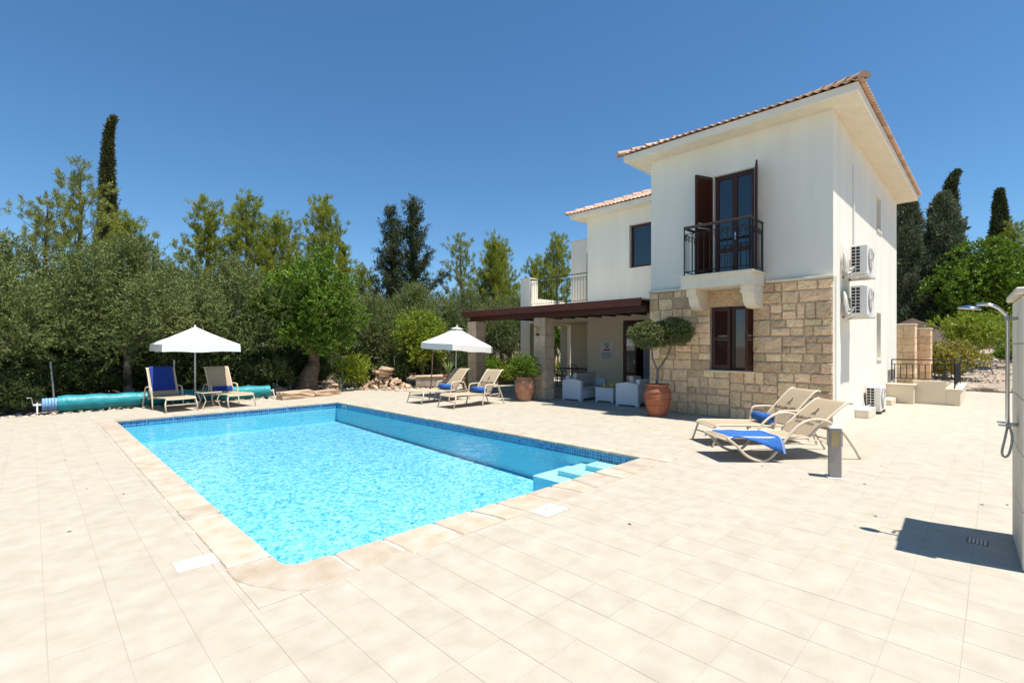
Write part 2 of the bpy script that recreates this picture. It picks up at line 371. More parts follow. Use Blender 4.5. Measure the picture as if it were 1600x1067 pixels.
mb.quad((PX0, PY0, FZ), (PX1, PY0, FZ), (PX1, PY1, FZ+.22), (PX0, PY1, FZ+.22)); mb.obj('floor', 'mosaic_pool_ripple', pool)
mb = MB()
for (x0, y0, x1, y1) in ((PX0, PY0, PX1, PY0), (PX1, PY0, PX1, PY1), (PX1, PY1, PX0, PY1), (PX0, PY1, PX0, PY0)):
    mb.quad((x0, y0, FZ), (x1, y1, FZ), (x1, y1, -.16), (x0, y0, -.16))
mb.obj('basin_wall', 'mosaic_wall', pool)
mb = MB()
for (x0, y0, x1, y1) in ((PX0, PY0, PX1, PY0), (PX1, PY0, PX1, PY1), (PX1, PY1, PX0, PY1), (PX0, PY1, PX0, PY0)):
    mb.quad((x0, y0, -.16), (x1, y1, -.16), (x1, y1, -.03), (x0, y0, -.03))
mb.obj('waterline_band', 'mosaic_band', pool)
for k, (xa, ya, z) in enumerate(((5.88, 4.35, -.17), (5.6, 4.65, -.25), (5.32, 4.9, -.33))):
    st = MB().box(xa, PX1-.002*(3-k), PY0+.002+.001*k, ya, FZ-.01, z-.016).obj('step', 'mosaic_wall', pool); MB().box(xa-.008, PX1-.003*(3-k), PY0+.004+.001*k, ya+.006, z-.015, z).obj('tread', 'mosaic_step', st, bevel=.004)
mb = MB()      # bedding under the coping stones
for c in ((PX0-CW['l'], PX0-.002, PY0-CW['n'], PY1+CW['f']), (PX1+.002, PX1+CW['r'], PY0-CW['n'], PY1+CW['f']), (PX0-.002, PX1+.002, PY0-CW['n'], PY0-.002), (PX0-.002, PX1+.002, PY1+.002, PY1+CW['f'])):
    mb.box(c[0], c[1], c[2], c[3], -.2, -.004)
mb.obj('coping_bed', 'coping_mortar', pool)
def cope_run(fix0, fix1, s0, s1, along):       # stones along x or y between s0 and s1; inner edge fix0, outer edge fix1
    s = s0; j0 = 0
    while s < s1-.01:
        w = random.uniform(.30, .58)
        if s1-(s+w) < .3: w = s1-s
        j1 = random.uniform(-.08, .08) if s+w < s1-.01 else 0
        n = 5; g = random.uniform(.010, .022); poly = []
        outw = fix1+random.uniform(-.0, .008)*(1 if fix0 > fix1 else -1)
        a = [(s+g, fix0), (s+w-g, fix0)]; m1 = s+w-g+j1*.5+random.uniform(-.015, .015); m0 = s+g+j0*.5+random.uniform(-.015, .015); mid = (fix0+fix1)/2
        poly = a+[(m1, mid), (s+w-g+j1, outw), (s+w/2, fix1), (s+g+j0, outw), (m0, mid)]
        if along == 'y': poly = [(q, p) for p, q in poly]
        cx = sum(p[0] for p in poly)/len(poly); cy = sum(p[1] for p in poly)/len(poly); zt = random.uniform(.004, .010)
        ins = [(cx+(p[0]-cx)*.96, cy+(p[1]-cy)*.96) for p in poly]; k = len(poly)
        MB().add([(p[0], p[1], -.032) for p in poly]+[(p[0], p[1], zt-.008) for p in poly]+[(p[0], p[1], zt) for p in ins],
                 [tuple(range(k)), tuple(range(2*k, 3*k))]+[(i, (i+1) % k, (i+1) % k+k, i+k) for i in range(k)]+[(i+k, (i+1) % k+k, (i+1) % k+2*k, i+2*k) for i in range(k)]).obj('coping_stone', 'coping', pool)
        s += w; j0 = j1
e = .022
cope_run(PX0+e, PX0-CW['l']+.01, PY0+.32, PY1, 'y'); cope_run(PX1-e, PX1+CW['r']-.01, PY0+.02, PY1, 'y')
cope_run(PY0+e, PY0-CW['n']+.01, PX0+.36, PX1-.02, 'x'); cope_run(PY1-e, PY1+CW['f']-.01, PX0, PX1, 'x')
def flat_stone(poly, zt=.007):
    k = len(poly); cx = sum(p[0] for p in poly)/k; cy = sum(p[1] for p in poly)/k; ins = [(cx+(p[0]-cx)*.97, cy+(p[1]-cy)*.97) for p in poly]
    MB().add([(p[0], p[1], -.032) for p in poly]+[(p[0], p[1], zt-.008) for p in poly]+[(p[0], p[1], zt) for p in ins],
             [tuple(range(k)), tuple(range(2*k, 3*k))]+[(i, (i+1) % k, (i+1) % k+k, i+k) for i in range(k)]+[(i+k, (i+1) % k+k, (i+1) % k+2*k, i+2*k) for i in range(k)]).obj('coping_stone', 'coping', pool)
L0, B0_ = COPE[0]+.004, COPE[2]+.004
flat_stone([(PX0+e, PY0+.31), (PX0+e, PY0+.13), (PX0+.07, PY0+.05), (PX0+.17, PY0+e), (PX0+.35, PY0+e), (PX0+.36, B0_), (PX0+.02, B0_+.005), (PX0-.1, B0_+.1), (PX0-.24, PY0-.08), (L0, PY0+.1), (L0, PY0+.3)])
MB().prism([(L0, PY0+.06), (L0, B0_), (PX0-.02, B0_)], 'z', -.01, .0008).obj('cut_tile', 'tile', terrace)
for sx, sy in ((PX1, PY0), (PX0, PY1), (PX1, PY1)):
    dx = CW['r'] if sx == PX1 else -CW['l']; dy = CW['f'] if sy == PY1 else -CW['n']
    sg = 1 if dx > 0 else -1; tg = 1 if dy > 0 else -1
    flat_stone([(sx-sg*.01, sy+tg*.01), (sx+dx-sg*.01, sy+tg*.01), (sx+dx-sg*.01, sy+dy-tg*.06), (sx+dx-sg*.07, sy+dy-tg*.01), (sx-sg*.01, sy+dy-tg*.01)])
sk_ = MB()
for (y0, y1, z0, z1) in ((12.78, 12.82, -.2, -.05), (12.98, 13.02, -.2, -.05), (12.82, 12.98, -.2, -.17), (12.82, 12.98, -.08, -.05)): sk_.box(PX1-.012, PX1+.01, y0, y1, z0, z1)
sk_.obj('skimmer_frame', 'white_lid', pool)
wm = bpy.data.meshes.new('water'); wm.from_pydata([(PX0, PY0, WZ), (PX1, PY0, WZ), (PX1, PY1, WZ), (PX0, PY1, WZ)], [], [(0, 1, 2, 3)]); wm.materials.append(MATS['water'])
tag(link('water', wm), kind='structure')
for (x0, x1, y0, y1), lab, nm in zip(LIDS, ('white square skimmer lid with dark joint beside the pool edge', 'white oblong access lid by the near pool corner', 'small rectangular floor drain under the shower wall'), ('skimmer_lid', 'access_lid', 'floor_drain')):
    t = empty(nm, ((x0+x1)/2, (y0+y1)/2, 0), 0, lab, 'drain cover'); w, l = (x1-x0)/2, (y1-y0)/2
    zz = .0045 if nm == 'floor_drain' else .001
    if nm == 'access_lid': MB().box(-w, w, -l, l, -.01, .003).obj('lid', 'white_lid', t, bevel=.003); continue
    MB().box(-w-.007, w+.007, -l-.007, l+.007, -.012, zz-.003).obj('frame', 'louvre' if nm == 'floor_drain' else 'joint_dark', t)
    if nm == 'floor_drain':
        for k in range(5): MB().box(-w+.006, w-.006, -l+.008+k*.023, -l+.02+k*.023, -.01, zz).obj('slat', 'trim_cream', t)
    else:
        MB().box(-w, w, -l, l, -.01, .003).obj('lid', 'white_lid', t, bevel=.003); MB().box(-.018, .018, -.009, .009, .002, .006).obj('finger_hole', 'louvre', t)

# gravel bank behind the house, and pebble strips along the terrace edge
n = 40; vs = []; fs = []
for i in range(n+1):
    for j in range(n+1):
        x = 23.9+(i/n)**1.5*60; y = -26+j/n*34
        rise = 1.35*min(1, max(0, (x-23.9)/11)) + .02*max(0, x-35)
        vs.append((x, y, -.03+(rise+.08*math.sin(x*1.7+y)+.07*math.sin(y*2.3-x*.6))*min(1, (x-23.9)/1.0)))
for i in range(n):
    for j in range(n): a = i*(n+1)+j; fs.append((a, a+n+1, a+n+2, a+1))
tag(MB().add(vs, fs).obj('gravel_bank', 'gravel', smooth=True), kind='structure')
def rock_mesh(name, m, seed, n=1, sx=1, sy=1, sz=.6):
    bm = bmesh.new(); bmesh.ops.create_icosphere(bm, subdivisions=n, radius=.5); rd = random.Random(seed)
    for v in bm.verts:
        k = rd.uniform(.75, 1.2); v.co = Vector((v.co.x*sx*k, v.co.y*sy*k, v.co.z*sz*k))
    me = bpy.data.meshes.new(name); bm.to_mesh(me); bm.free(); me.materials.append(MATS[m]); return me
def scatter(name, label_kind, regions, cnt, s0, s1, m, zfun=lambda x, y: 0, parent=None):
    tmpl = [rock_mesh('t', m, k) for k in range(5)]; V = []; F = []; off = 0
    T = [(np.array([v.co[:] for v in t.vertices]), np.array([p.vertices[:] for p in t.polygons])) for t in tmpl]
    for k in range(cnt):
        r = random.choice(regions); x = random.uniform(r[0], r[1]); y = random.uniform(r[2], r[3]); s = random.uniform(s0, s1); v, f = T[k % 5]; a = random.uniform(0, 6.28)
        c, q = math.cos(a), math.sin(a); vv = v*s; vv = np.stack([vv[:, 0]*c-vv[:, 1]*q+x, vv[:, 0]*q+vv[:, 1]*c+y, vv[:, 2]+zfun(x, y)+s*.15], 1)
        V.append(vv); F.append(f+off); off += len(v)
    me = bpy.data.meshes.new(name); me.from_pydata(np.concatenate(V).tolist(), [], np.concatenate(F).tolist()); me.materials.append(MATS[m])
    for t in tmpl: bpy.data.meshes.remove(t)
    return tag(link(name, me, parent), label_kind, 'pebbles', None, 'stuff')
scatter('pebbles', 'pale pebbles strewn along the terrace edge under the hedge', [(-3, 5.4, 15.55, 16.6), (5.3, 13, 16.85, 18.2), (9, 14, 14.9, 17)], 1900, .03, .13, 'pebble', lambda x, y: -.05 if y > 15.6 else 0)
bankz = lambda x, y: -.03+(1.35*min(1, max(0, (x-23.9)/11))+.08*math.sin(x*1.7+y)+.07*math.sin(y*2.3-x*.6))*min(1, (x-23.9)/1.0)
scatter('bank_stones', 'small stones scattered over the gravel bank', [(24.1, 33, -4, 3)], 1500, .03, .14, 'pebble', bankz)
k_ = empty('kerb_edging', (23.9, 0, 0), 0, 'rough stone edging between the terrace and the gravel bank', 'edging')
for q in range(16):
    o = link('edging_stone', rock_mesh('edging_stone', 'rock_grey', 100+q, 2, .5, .55, .3), k_); o.location = (random.uniform(-.05, .05), -5.2+q*.42, .06)

lv = MB(); rd = random.Random(9)       # a few dry leaves blown over the paving
for k in range(34):
    x, y = rd.uniform(1, 11), rd.uniform(-.5, 3.0)
    if k > 22: x, y = rd.uniform(-1.5, 1.0), rd.uniform(5, 15)
    a = rd.uniform(0, 6.28); L = rd.uniform(.012, .028); c, q = math.cos(a)*L, math.sin(a)*L
    lv.add([(x-c, y-q, .003), (x+q*.35, y-c*.35, .009), (x+c, y+q, .004), (x-q*.35, y+c*.35, .008)], [(0, 1, 2, 3)])
tag(lv.obj('fallen_leaves', 'bark'), 'a few dry leaves scattered over the paving', 'leaves', None, 'stuff')

# ------------------------------------------------------------------ the villa
HX, HY0, HY1, HXE, HZ = 11.0, 2.25, 6.15, 19.5, 6.23
WX, WY1 = 14.33, 10.52
villa = empty('villa', (HX, HY0, 0), 0, 'two storey cream villa with stone clad ground floor and tiled roof', 'house')
def vp(o): o.matrix_parent_inverse = Matrix.Translation((-HX, -HY0, 0)); return o
def V(mb, name, m, parent=None, **k):
    o = mb.obj(name, m, parent or villa, **k)
    if parent is None: vp(o)
    return o
GW = (3.70, 4.64, 1.06, 2.49); BD = (3.70, 4.57, 3.17, 5.47)
mb = MB(); wall(mb, 'x', HX+.06, HX+.36, HY0, HY1, 0, HZ, [GW, BD]); V(mb, 'front_wall', 'wall_white')
SL = [(15.9, 16.55, 4.72, 5.62), (15.9, 16.55, 1.27, 2.5), (17.75, 18.4, .38, .9), (18.6, 19.25, .38, .9)]
mb = MB(); wall(mb, 'y', HY0, HY0+.3, HX+.36, HXE, 0, HZ, SL); V(mb, 'side_wall', 'wall_white')
V(MB().box(HXE-.3, HXE-.001, HY0+.3, HY1, 0, HZ), 'rear_wall', 'wall_white'); V(MB().box(HX+.36, HXE-.3, HY1-.3, HY1, 0, HZ-.002), 'inner_wall', 'wall_white')
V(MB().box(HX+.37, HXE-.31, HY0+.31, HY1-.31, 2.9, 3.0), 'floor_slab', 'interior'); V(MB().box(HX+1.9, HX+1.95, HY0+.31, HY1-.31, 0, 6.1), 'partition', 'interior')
for (a, b, c, d) in SL[:2]:
    w = vp(MB().box(a, b, HY0+.2, HY0+.24, c, d).obj('slit_window', 'slit_shade', villa)); MB().box(a-.03, b+.03, HY0-.03, HY0+.2, c-.05, c-.001).obj('sill', 'trim_cream', w)
for (a, b, c, d) in SL[2:]:
    w = vp(MB().box(a, b, HY0+.1, HY0+.12, c, d).obj('vent_shutter', 'louvre', villa))
    for q in range(8): MB().box(a+.02, b-.02, HY0+.07, HY0+.1, c+.03+q*.06, c+.06+q*.06).obj('slat', 'louvre', w)
# stone cladding of the ground floor front, every stone a piece of its own
CL = V(MB().box(HX+.03, HX+.059, HY0, GW[0], 0, 2.93).box(HX+.03, HX+.059, GW[1], HY1+.02, 0, 2.93).box(HX+.03, HX+.059, GW[0], GW[1], 0, GW[2]).box(HX+.03, HX+.059, GW[0], GW[1], GW[3], 2.93), 'stone_cladding', 'mortar')
def stone_piece(name, m, corners, x_back, x_front, parent, bulge=.012):
    # corners: list of (u, z) counter-clockwise; front towards -x
    k = len(corners); cu = sum(c[0] for c in corners)/k; cz = sum(c[1] for c in corners)/k
    ring = [(x_back, u, z) for u, z in corners]; r2 = [(x_front+.008, u, z) for u, z in corners]
    r3 = [(x_front+random.uniform(-.004, .004), cu+(u-cu)*.9, cz+(z-cz)*.86) for u, z in corners]
    o = MB().add(ring+r2+r3+[(x_front-bulge*random.random(), cu, cz)],
        [(i, (i+1) % k, (i+1) % k+k, i+k) for i in range(k)]+[(i+k, (i+1) % k+k, (i+1) % k+2*k, i+2*k) for i in range(k)]+[(i+2*k, (i+1) % k+2*k, 3*k) for i in range(k)]).obj(name, m, parent)
    return o
def split(r, out):             # break a field of wall into stones of uneven size
    y0, y1, z0, z1 = r; w, h = y1-y0, z1-z0
    if h > .38 or (h > .30 and random.random() < .5 and w < .8): c = z0+h*random.uniform(.38, .62); split((y0, y1, z0, c), out); split((y0, y1, c, z1), out)
    elif w > .60 or (w > .42 and random.random() < .6) or w > 2.4*h+.05: c = y0+w*random.uniform(.32, .68); split((y0, c, z0, z1), out); split((c, y1, z0, z1), out)
    else: out.append(r)
fields = [(HY0, GW[0], 1.06, 2.49), (GW[1], HY1, 1.06, 2.49), (HY0, 3.62, 2.49, 2.93), (4.74, HY1, 2.49, 2.93)]
fields += [(HY0+i*.975, HY0+(i+1)*.975, 0, 1.06) for i in range(4)]
cells = []
for f in fields: split(f, cells)
for (y0, y1, z0, z1) in cells:
    g = random.uniform(.006, .013); q = lambda k=.016: random.uniform(-k, k); c = min(.05, .2*min(y1-y0, z1-z0)); e0 = 0 if y0 <= HY0+.001 or abs(y0-GW[1]) < .01 else 1; e1 = 0 if y1 >= HY1-.001 or abs(y1-GW[0]) < .01 else 1
    a, b, lo, hi = y0+g*e0, y1-g*e1, z0+g, z1-g; k = lambda: c*random.uniform(.15, 1)
    cs = [(a+k()*e0, lo), ((a+b)/2+q(.03), lo+q(.008)), (b-k()*e1, lo), (b, lo+k()), (b-abs(q())*e1, (lo+hi)/2+q()), (b, hi-k()), (b-k()*e1, hi), ((a+b)/2+q(.03), hi-abs(q(.012))), (a+k()*e0, hi), (a, hi-k()), (a+abs(q())*e0, (lo+hi)/2+q()), (a, lo+k())]
    stone_piece('stone', 'stone', cs, HX+.045, HX-.002+random.uniform(-.016, .012), CL, .022)
stone_piece('lintel_stone', 'stone', [(3.64, 2.5), (4.18, 2.5), (4.72, 2.5), (4.72, 2.7), (4.71, 2.86), (4.18, 2.86), (3.65, 2.86), (3.64, 2.7)], HX+.03, HX, CL, .004)
for a, b in ((HY0-.03, 3.44), (5.0, HY1+.03)): V(MB().box(HX-.045, HX+.12, a, b, 2.932, 2.985), 'stone_cap', 'trim_cream', bevel=.008)
# ground floor window
def louvre_leaf(parent, name, hinge, ang, w, z0, z1, sgn, m='dark_wood', th=.035):
    # a shutter leaf hinged at (x, y); it runs from the hinge along angle ang in plan
    st = .06; mb = MB().box(0, st, -th/2, th/2, z0, z1).box(w-st, w, -th/2, th/2, z0, z1).box(st, w-st, -th/2, th/2, z0, z0+.09).box(st, w-st, -th/2, th/2, z1-.08, z1).box(st, w-st, -th/2, th/2, (z0+z1)/2-.04, (z0+z1)/2+.04)
    z = z0+.1
    while z < z1-.1:
        if abs(z+.02-(z0+z1)/2) > .06: mb.add([(st, -th*.45, z), (w-st, -th*.45, z), (w-st, th*.45, z+.032), (st, th*.45, z+.032), (st, -th*.45, z+.008), (w-st, -th*.45, z+.008), (w-st, th*.45, z+.04), (st, th*.45, z+.04)], [(0, 1, 2, 3), (7, 6, 5, 4), (0, 4, 5, 1), (2, 6, 7, 3)])
        z += .042
    mb.xf(Matrix.Translation((hinge[0], hinge[1], 0)) @ Matrix.Rotation(ang, 4, 'Z'))
    return mb.obj(name, m, parent)
gw = V(MB().box(HX+.13, HX+.19, GW[0], GW[0]+.06, GW[2], GW[3]).box(HX+.13, HX+.19, GW[1]-.06, GW[1], GW[2], GW[3]).box(HX+.131, HX+.189, GW[0]+.06, GW[1]-.06, GW[3]-.07, GW[3]).box(HX+.131, HX+.189, GW[0]+.06, GW[1]-.06, GW[2], GW[2]+.07).box(HX+.129, HX+.191, 4.13, 4.21, GW[2]+.07, GW[3]-.07), 'window', 'dark_wood')
for a, b in ((GW[0]+.06, 4.13), (4.21, GW[1]-.06)): MB().box(HX+.155, HX+.165, a, b, GW[2]+.07, GW[3]-.07).obj('pane', 'glass', gw)
MB().box(HX-.05, HX+.15, GW[0]-.04, GW[1]+.06, GW[2]-.04, GW[2]-.002).obj('sill', 'trim_cream', gw, bevel=.006)
louvre_leaf(gw, 'shutter', (HX+.085, GW[1]-.03), R(-90), .40, GW[2]+.02, GW[3]-.02, 1)
louvre_leaf(gw, 'shutter', (HX+.09, GW[0]+.03), R(179), .42, GW[2]+.02, GW[3]-.02, 1)
# balcony
bal = V(MB().box(10.24, HX+.05, 3.48, 4.97, 2.862, 3.11).box(10.2, HX+.055, 3.44, 5.0, 3.111, 3.15), 'balcony', 'trim_cream')
for y0, y1 in ((3.5, 3.74), (4.68, 4.9)):
    pr = [(HX+.03, 2.861), (10.36, 2.861), (10.36, 2.70), (10.46, 2.70), (10.47, 2.62), (10.52, 2.52), (10.60, 2.45), (10.72, 2.40), (HX+.03, 2.40)]
    MB().prism(pr, 'y', y0, y1).obj('corbel', 'trim_cream', bal, bevel=.006)
def rail_run(mb, p0, p1, z0, z1, bars, r=.0075, ring=True):
    p0, p1 = Vector(p0), Vector(p1); d = p1-p0
    L = lambda t, z: (p0.x+d.x*t, p0.y+d.y*t, z)
    mb.tube([L(0, z1), L(1, z1)], .018, 6); mb.tube([L(0, z0+.09), L(1, z0+.09)], .011, 4); mb.tube([L(0, z1-.13), L(1, z1-.13)], .009, 4)
    for t in (0, 1): mb.tube([L(t, z0), L(t, z1)], .015, 4)
    for k in range(bars):
        t = (k+.5)/bars; mb.tube([L(t, z0+.09), L(t, z1-.13)], r, 4)
        if ring:
            w = .4/bars; rr = w*d.length
            mb.tube([(p0.x+d.x*t+d.x/d.length*rr*math.cos(a)*.8, p0.y+d.y*t+d.y/d.length*rr*math.cos(a)*.8, z1-.2+rr*math.sin(a)) for a in [q*PI/3 for q in range(6)]], .006, 4, closed=True)
    return mb
mb = MB(); rail_run(mb, (10.27, 3.52, 0), (10.27, 4.9, 0), 3.15, 4.2, 11); rail_run(mb, (10.27, 3.52, 0), (HX+.02, 3.52, 0), 3.15, 4.2, 5); rail_run(mb, (10.27, 4.9, 0), (HX+.02, 4.9, 0), 3.15, 4.2, 5)
mb.obj('railing', 'iron', bal)
MB().tube([(HX+.03, 3.52, 4.22), (10.27, 3.52, 4.22), (10.27, 4.9, 4.22), (HX+.03, 4.9, 4.22)], .026, 6).obj('handrail', 'iron_brown', bal)
bd = V(MB().box(HX+.14, HX+.2, BD[0], BD[0]+.08, 3.16, BD[3]).box(HX+.14, HX+.2, BD[1]-.08, BD[1], 3.16, BD[3]).box(HX+.141, HX+.199, BD[0]+.08, BD[1]-.08, BD[3]-.1, BD[3]).box(HX+.138, HX+.202, 4.08, 4.19, 3.16, BD[3]-.1).box(HX+.141, HX+.199, BD[0]+.08, 4.08, 3.72, 3.82).box(HX+.141, HX+.199, 4.19, BD[1]-.08, 3.72, 3.82).box(HX+.141, HX+.199, BD[0]+.08, 4.08, 3.16, 3.3).box(HX+.141, HX+.199, 4.19, BD[1]-.08, 3.16, 3.3), 'balcony_door', 'dark_wood')
for a, b in ((BD[0]+.08, 4.08), (4.19, BD[1]-.08)):
    for c, d in ((3.3, 3.72), (3.82, BD[3]-.1)): MB().box(HX+.165, HX+.175, a, b, c, d).obj('pane', 'glass', bd)
MB().box(HX+.11, HX+.14, 4.1, 4.13, 3.98, 4.14).obj('handle', 'chrome', bd)
louvre_leaf(bd, 'shutter', (HX+.04, BD[1]+.03), math.atan2(.19, -.48), .50, 3.19, BD[3]-.02, 1)
louvre_leaf(bd, 'shutter', (HX+.04, BD[0]-.03), math.atan2(-.17, -.43), .46, 3.19, BD[3]-.02, 1)

# wing with the sheltered patio, and the veranda with its roof terrace
DR = (7.2, 9.03, .0, 2.48); WW = (7.4, 8.78, 4.24, 5.69)
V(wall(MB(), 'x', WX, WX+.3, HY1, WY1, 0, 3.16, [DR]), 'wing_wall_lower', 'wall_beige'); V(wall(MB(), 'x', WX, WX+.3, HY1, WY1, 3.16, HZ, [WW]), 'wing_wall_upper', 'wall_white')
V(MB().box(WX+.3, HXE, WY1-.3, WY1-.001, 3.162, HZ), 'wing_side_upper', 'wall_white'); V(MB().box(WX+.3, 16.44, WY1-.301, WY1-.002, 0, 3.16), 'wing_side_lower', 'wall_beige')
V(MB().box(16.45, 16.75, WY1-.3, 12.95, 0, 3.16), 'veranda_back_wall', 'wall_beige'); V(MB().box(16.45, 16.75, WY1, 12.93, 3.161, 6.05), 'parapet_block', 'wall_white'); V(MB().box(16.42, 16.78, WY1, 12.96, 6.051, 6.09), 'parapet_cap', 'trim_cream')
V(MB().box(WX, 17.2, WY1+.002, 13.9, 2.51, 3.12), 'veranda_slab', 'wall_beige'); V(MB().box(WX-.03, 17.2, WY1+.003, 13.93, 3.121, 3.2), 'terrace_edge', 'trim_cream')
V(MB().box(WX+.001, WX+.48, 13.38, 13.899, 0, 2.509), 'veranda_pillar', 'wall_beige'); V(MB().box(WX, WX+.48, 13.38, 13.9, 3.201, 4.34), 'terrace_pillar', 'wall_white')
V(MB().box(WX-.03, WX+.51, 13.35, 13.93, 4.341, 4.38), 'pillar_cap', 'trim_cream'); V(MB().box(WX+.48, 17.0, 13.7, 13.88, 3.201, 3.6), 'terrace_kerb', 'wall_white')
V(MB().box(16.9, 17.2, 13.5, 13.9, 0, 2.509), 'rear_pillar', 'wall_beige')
tr = V(rail_run(MB(), (WX+.06, WY1+.04, 0), (WX+.06, 13.37, 0), 3.2, 4.28, 22, .008), 'terrace_railing', 'iron')
MB().tube([(WX+.06, WY1+.04, 3.2), (WX+.06, WY1+.04, 5.0)], .035, 4).obj('corner_post', 'iron', tr)
rail_run(MB(), (17.0, 13.6, 0), (17.0, 10.6, 0), 3.2, 4.1, 20, .007, False).obj('rear_railing', 'iron', tr)
MB().tube([(WX+.06, 12.0, 3.2), (WX+.06, 12.0, 4.28)], .03, 4).obj('post', 'iron', tr)
ww = V(MB().box(WX+.13, WX+.19, WW[1]-.07, WW[1], WW[2], WW[3]).box(WX+.13, WX+.19, WW[0], WW[0]+.07, WW[2], WW[3]).box(WX+.131, WX+.189, WW[0]+.07, WW[1]-.07, WW[3]-.07, WW[3]).box(WX+.131, WX+.189, WW[0]+.07, WW[1]-.07, WW[2], WW[2]+.07), 'wing_window', 'dark_wood')
MB().box(WX+.155, WX+.165, WW[0]+.07, WW[1]-.07, WW[2]+.07, WW[3]-.07).obj('pane', 'glass', ww); MB().box(WX-.02, WX+.13, WW[0], WW[1]+.02, WW[2]-.03, WW[2]-.002).obj('sill', 'trim_cream', ww)
pd = V(MB().box(WX+.08, WX+.16, DR[1]-.07, DR[1], 0, DR[3]).box(WX+.08, WX+.16, DR[0], DR[0]+.07, 0, DR[3]).box(WX+.081, WX+.159, DR[0]+.07, DR[1]-.07, DR[3]-.08, DR[3]), 'patio_door', 'dark_wood')
lf = MB().box(WX-.02, WX+.03, 8.9, 8.97, .02, 2.4).box(WX-.02, WX+.03, 8.5, 8.57, .02, 2.4).box(WX-.019, WX+.029, 8.57, 8.9, 2.3, 2.4).box(WX-.019, WX+.029, 8.57, 8.9, .02, .16).box(WX-.019, WX+.029, 8.57, 8.9, .62, .72).obj('door_leaf', 'dark_wood', pd)
MB().box(WX, WX+.01, 8.57, 8.9, .72, 2.3).box(WX, WX+.01, 8.57, 8.9, .16, .62).obj('pane', 'glass_clear', pd)
MB().tube([(WX-.05, 8.535, 1.0), (WX-.05, 8.535, 1.14)], .012, 6).obj('handle', 'chrome', pd)
mb = MB()
for k in range(14):
    y = 8.08+k*.025; mb.quad((WX+.3+.02*(k % 2), y, .05), (WX+.3+.02*((k+1) % 2), y+.025, .05), (WX+.3+.02*((k+1) % 2), y+.025, 2.4), (WX+.3+.02*(k % 2), y, 2.4))
mb.obj('curtain', 'curtain', pd); V(MB().box(WX+1.6, WX+1.65, HY1, WY1-.31, 0, 6.1), 'wing_partition', 'interior'); V(MB().box(WX+.31, WX+1.6, HY1, WY1-.31, 3.0, 3.1), 'wing_slab', 'interior')

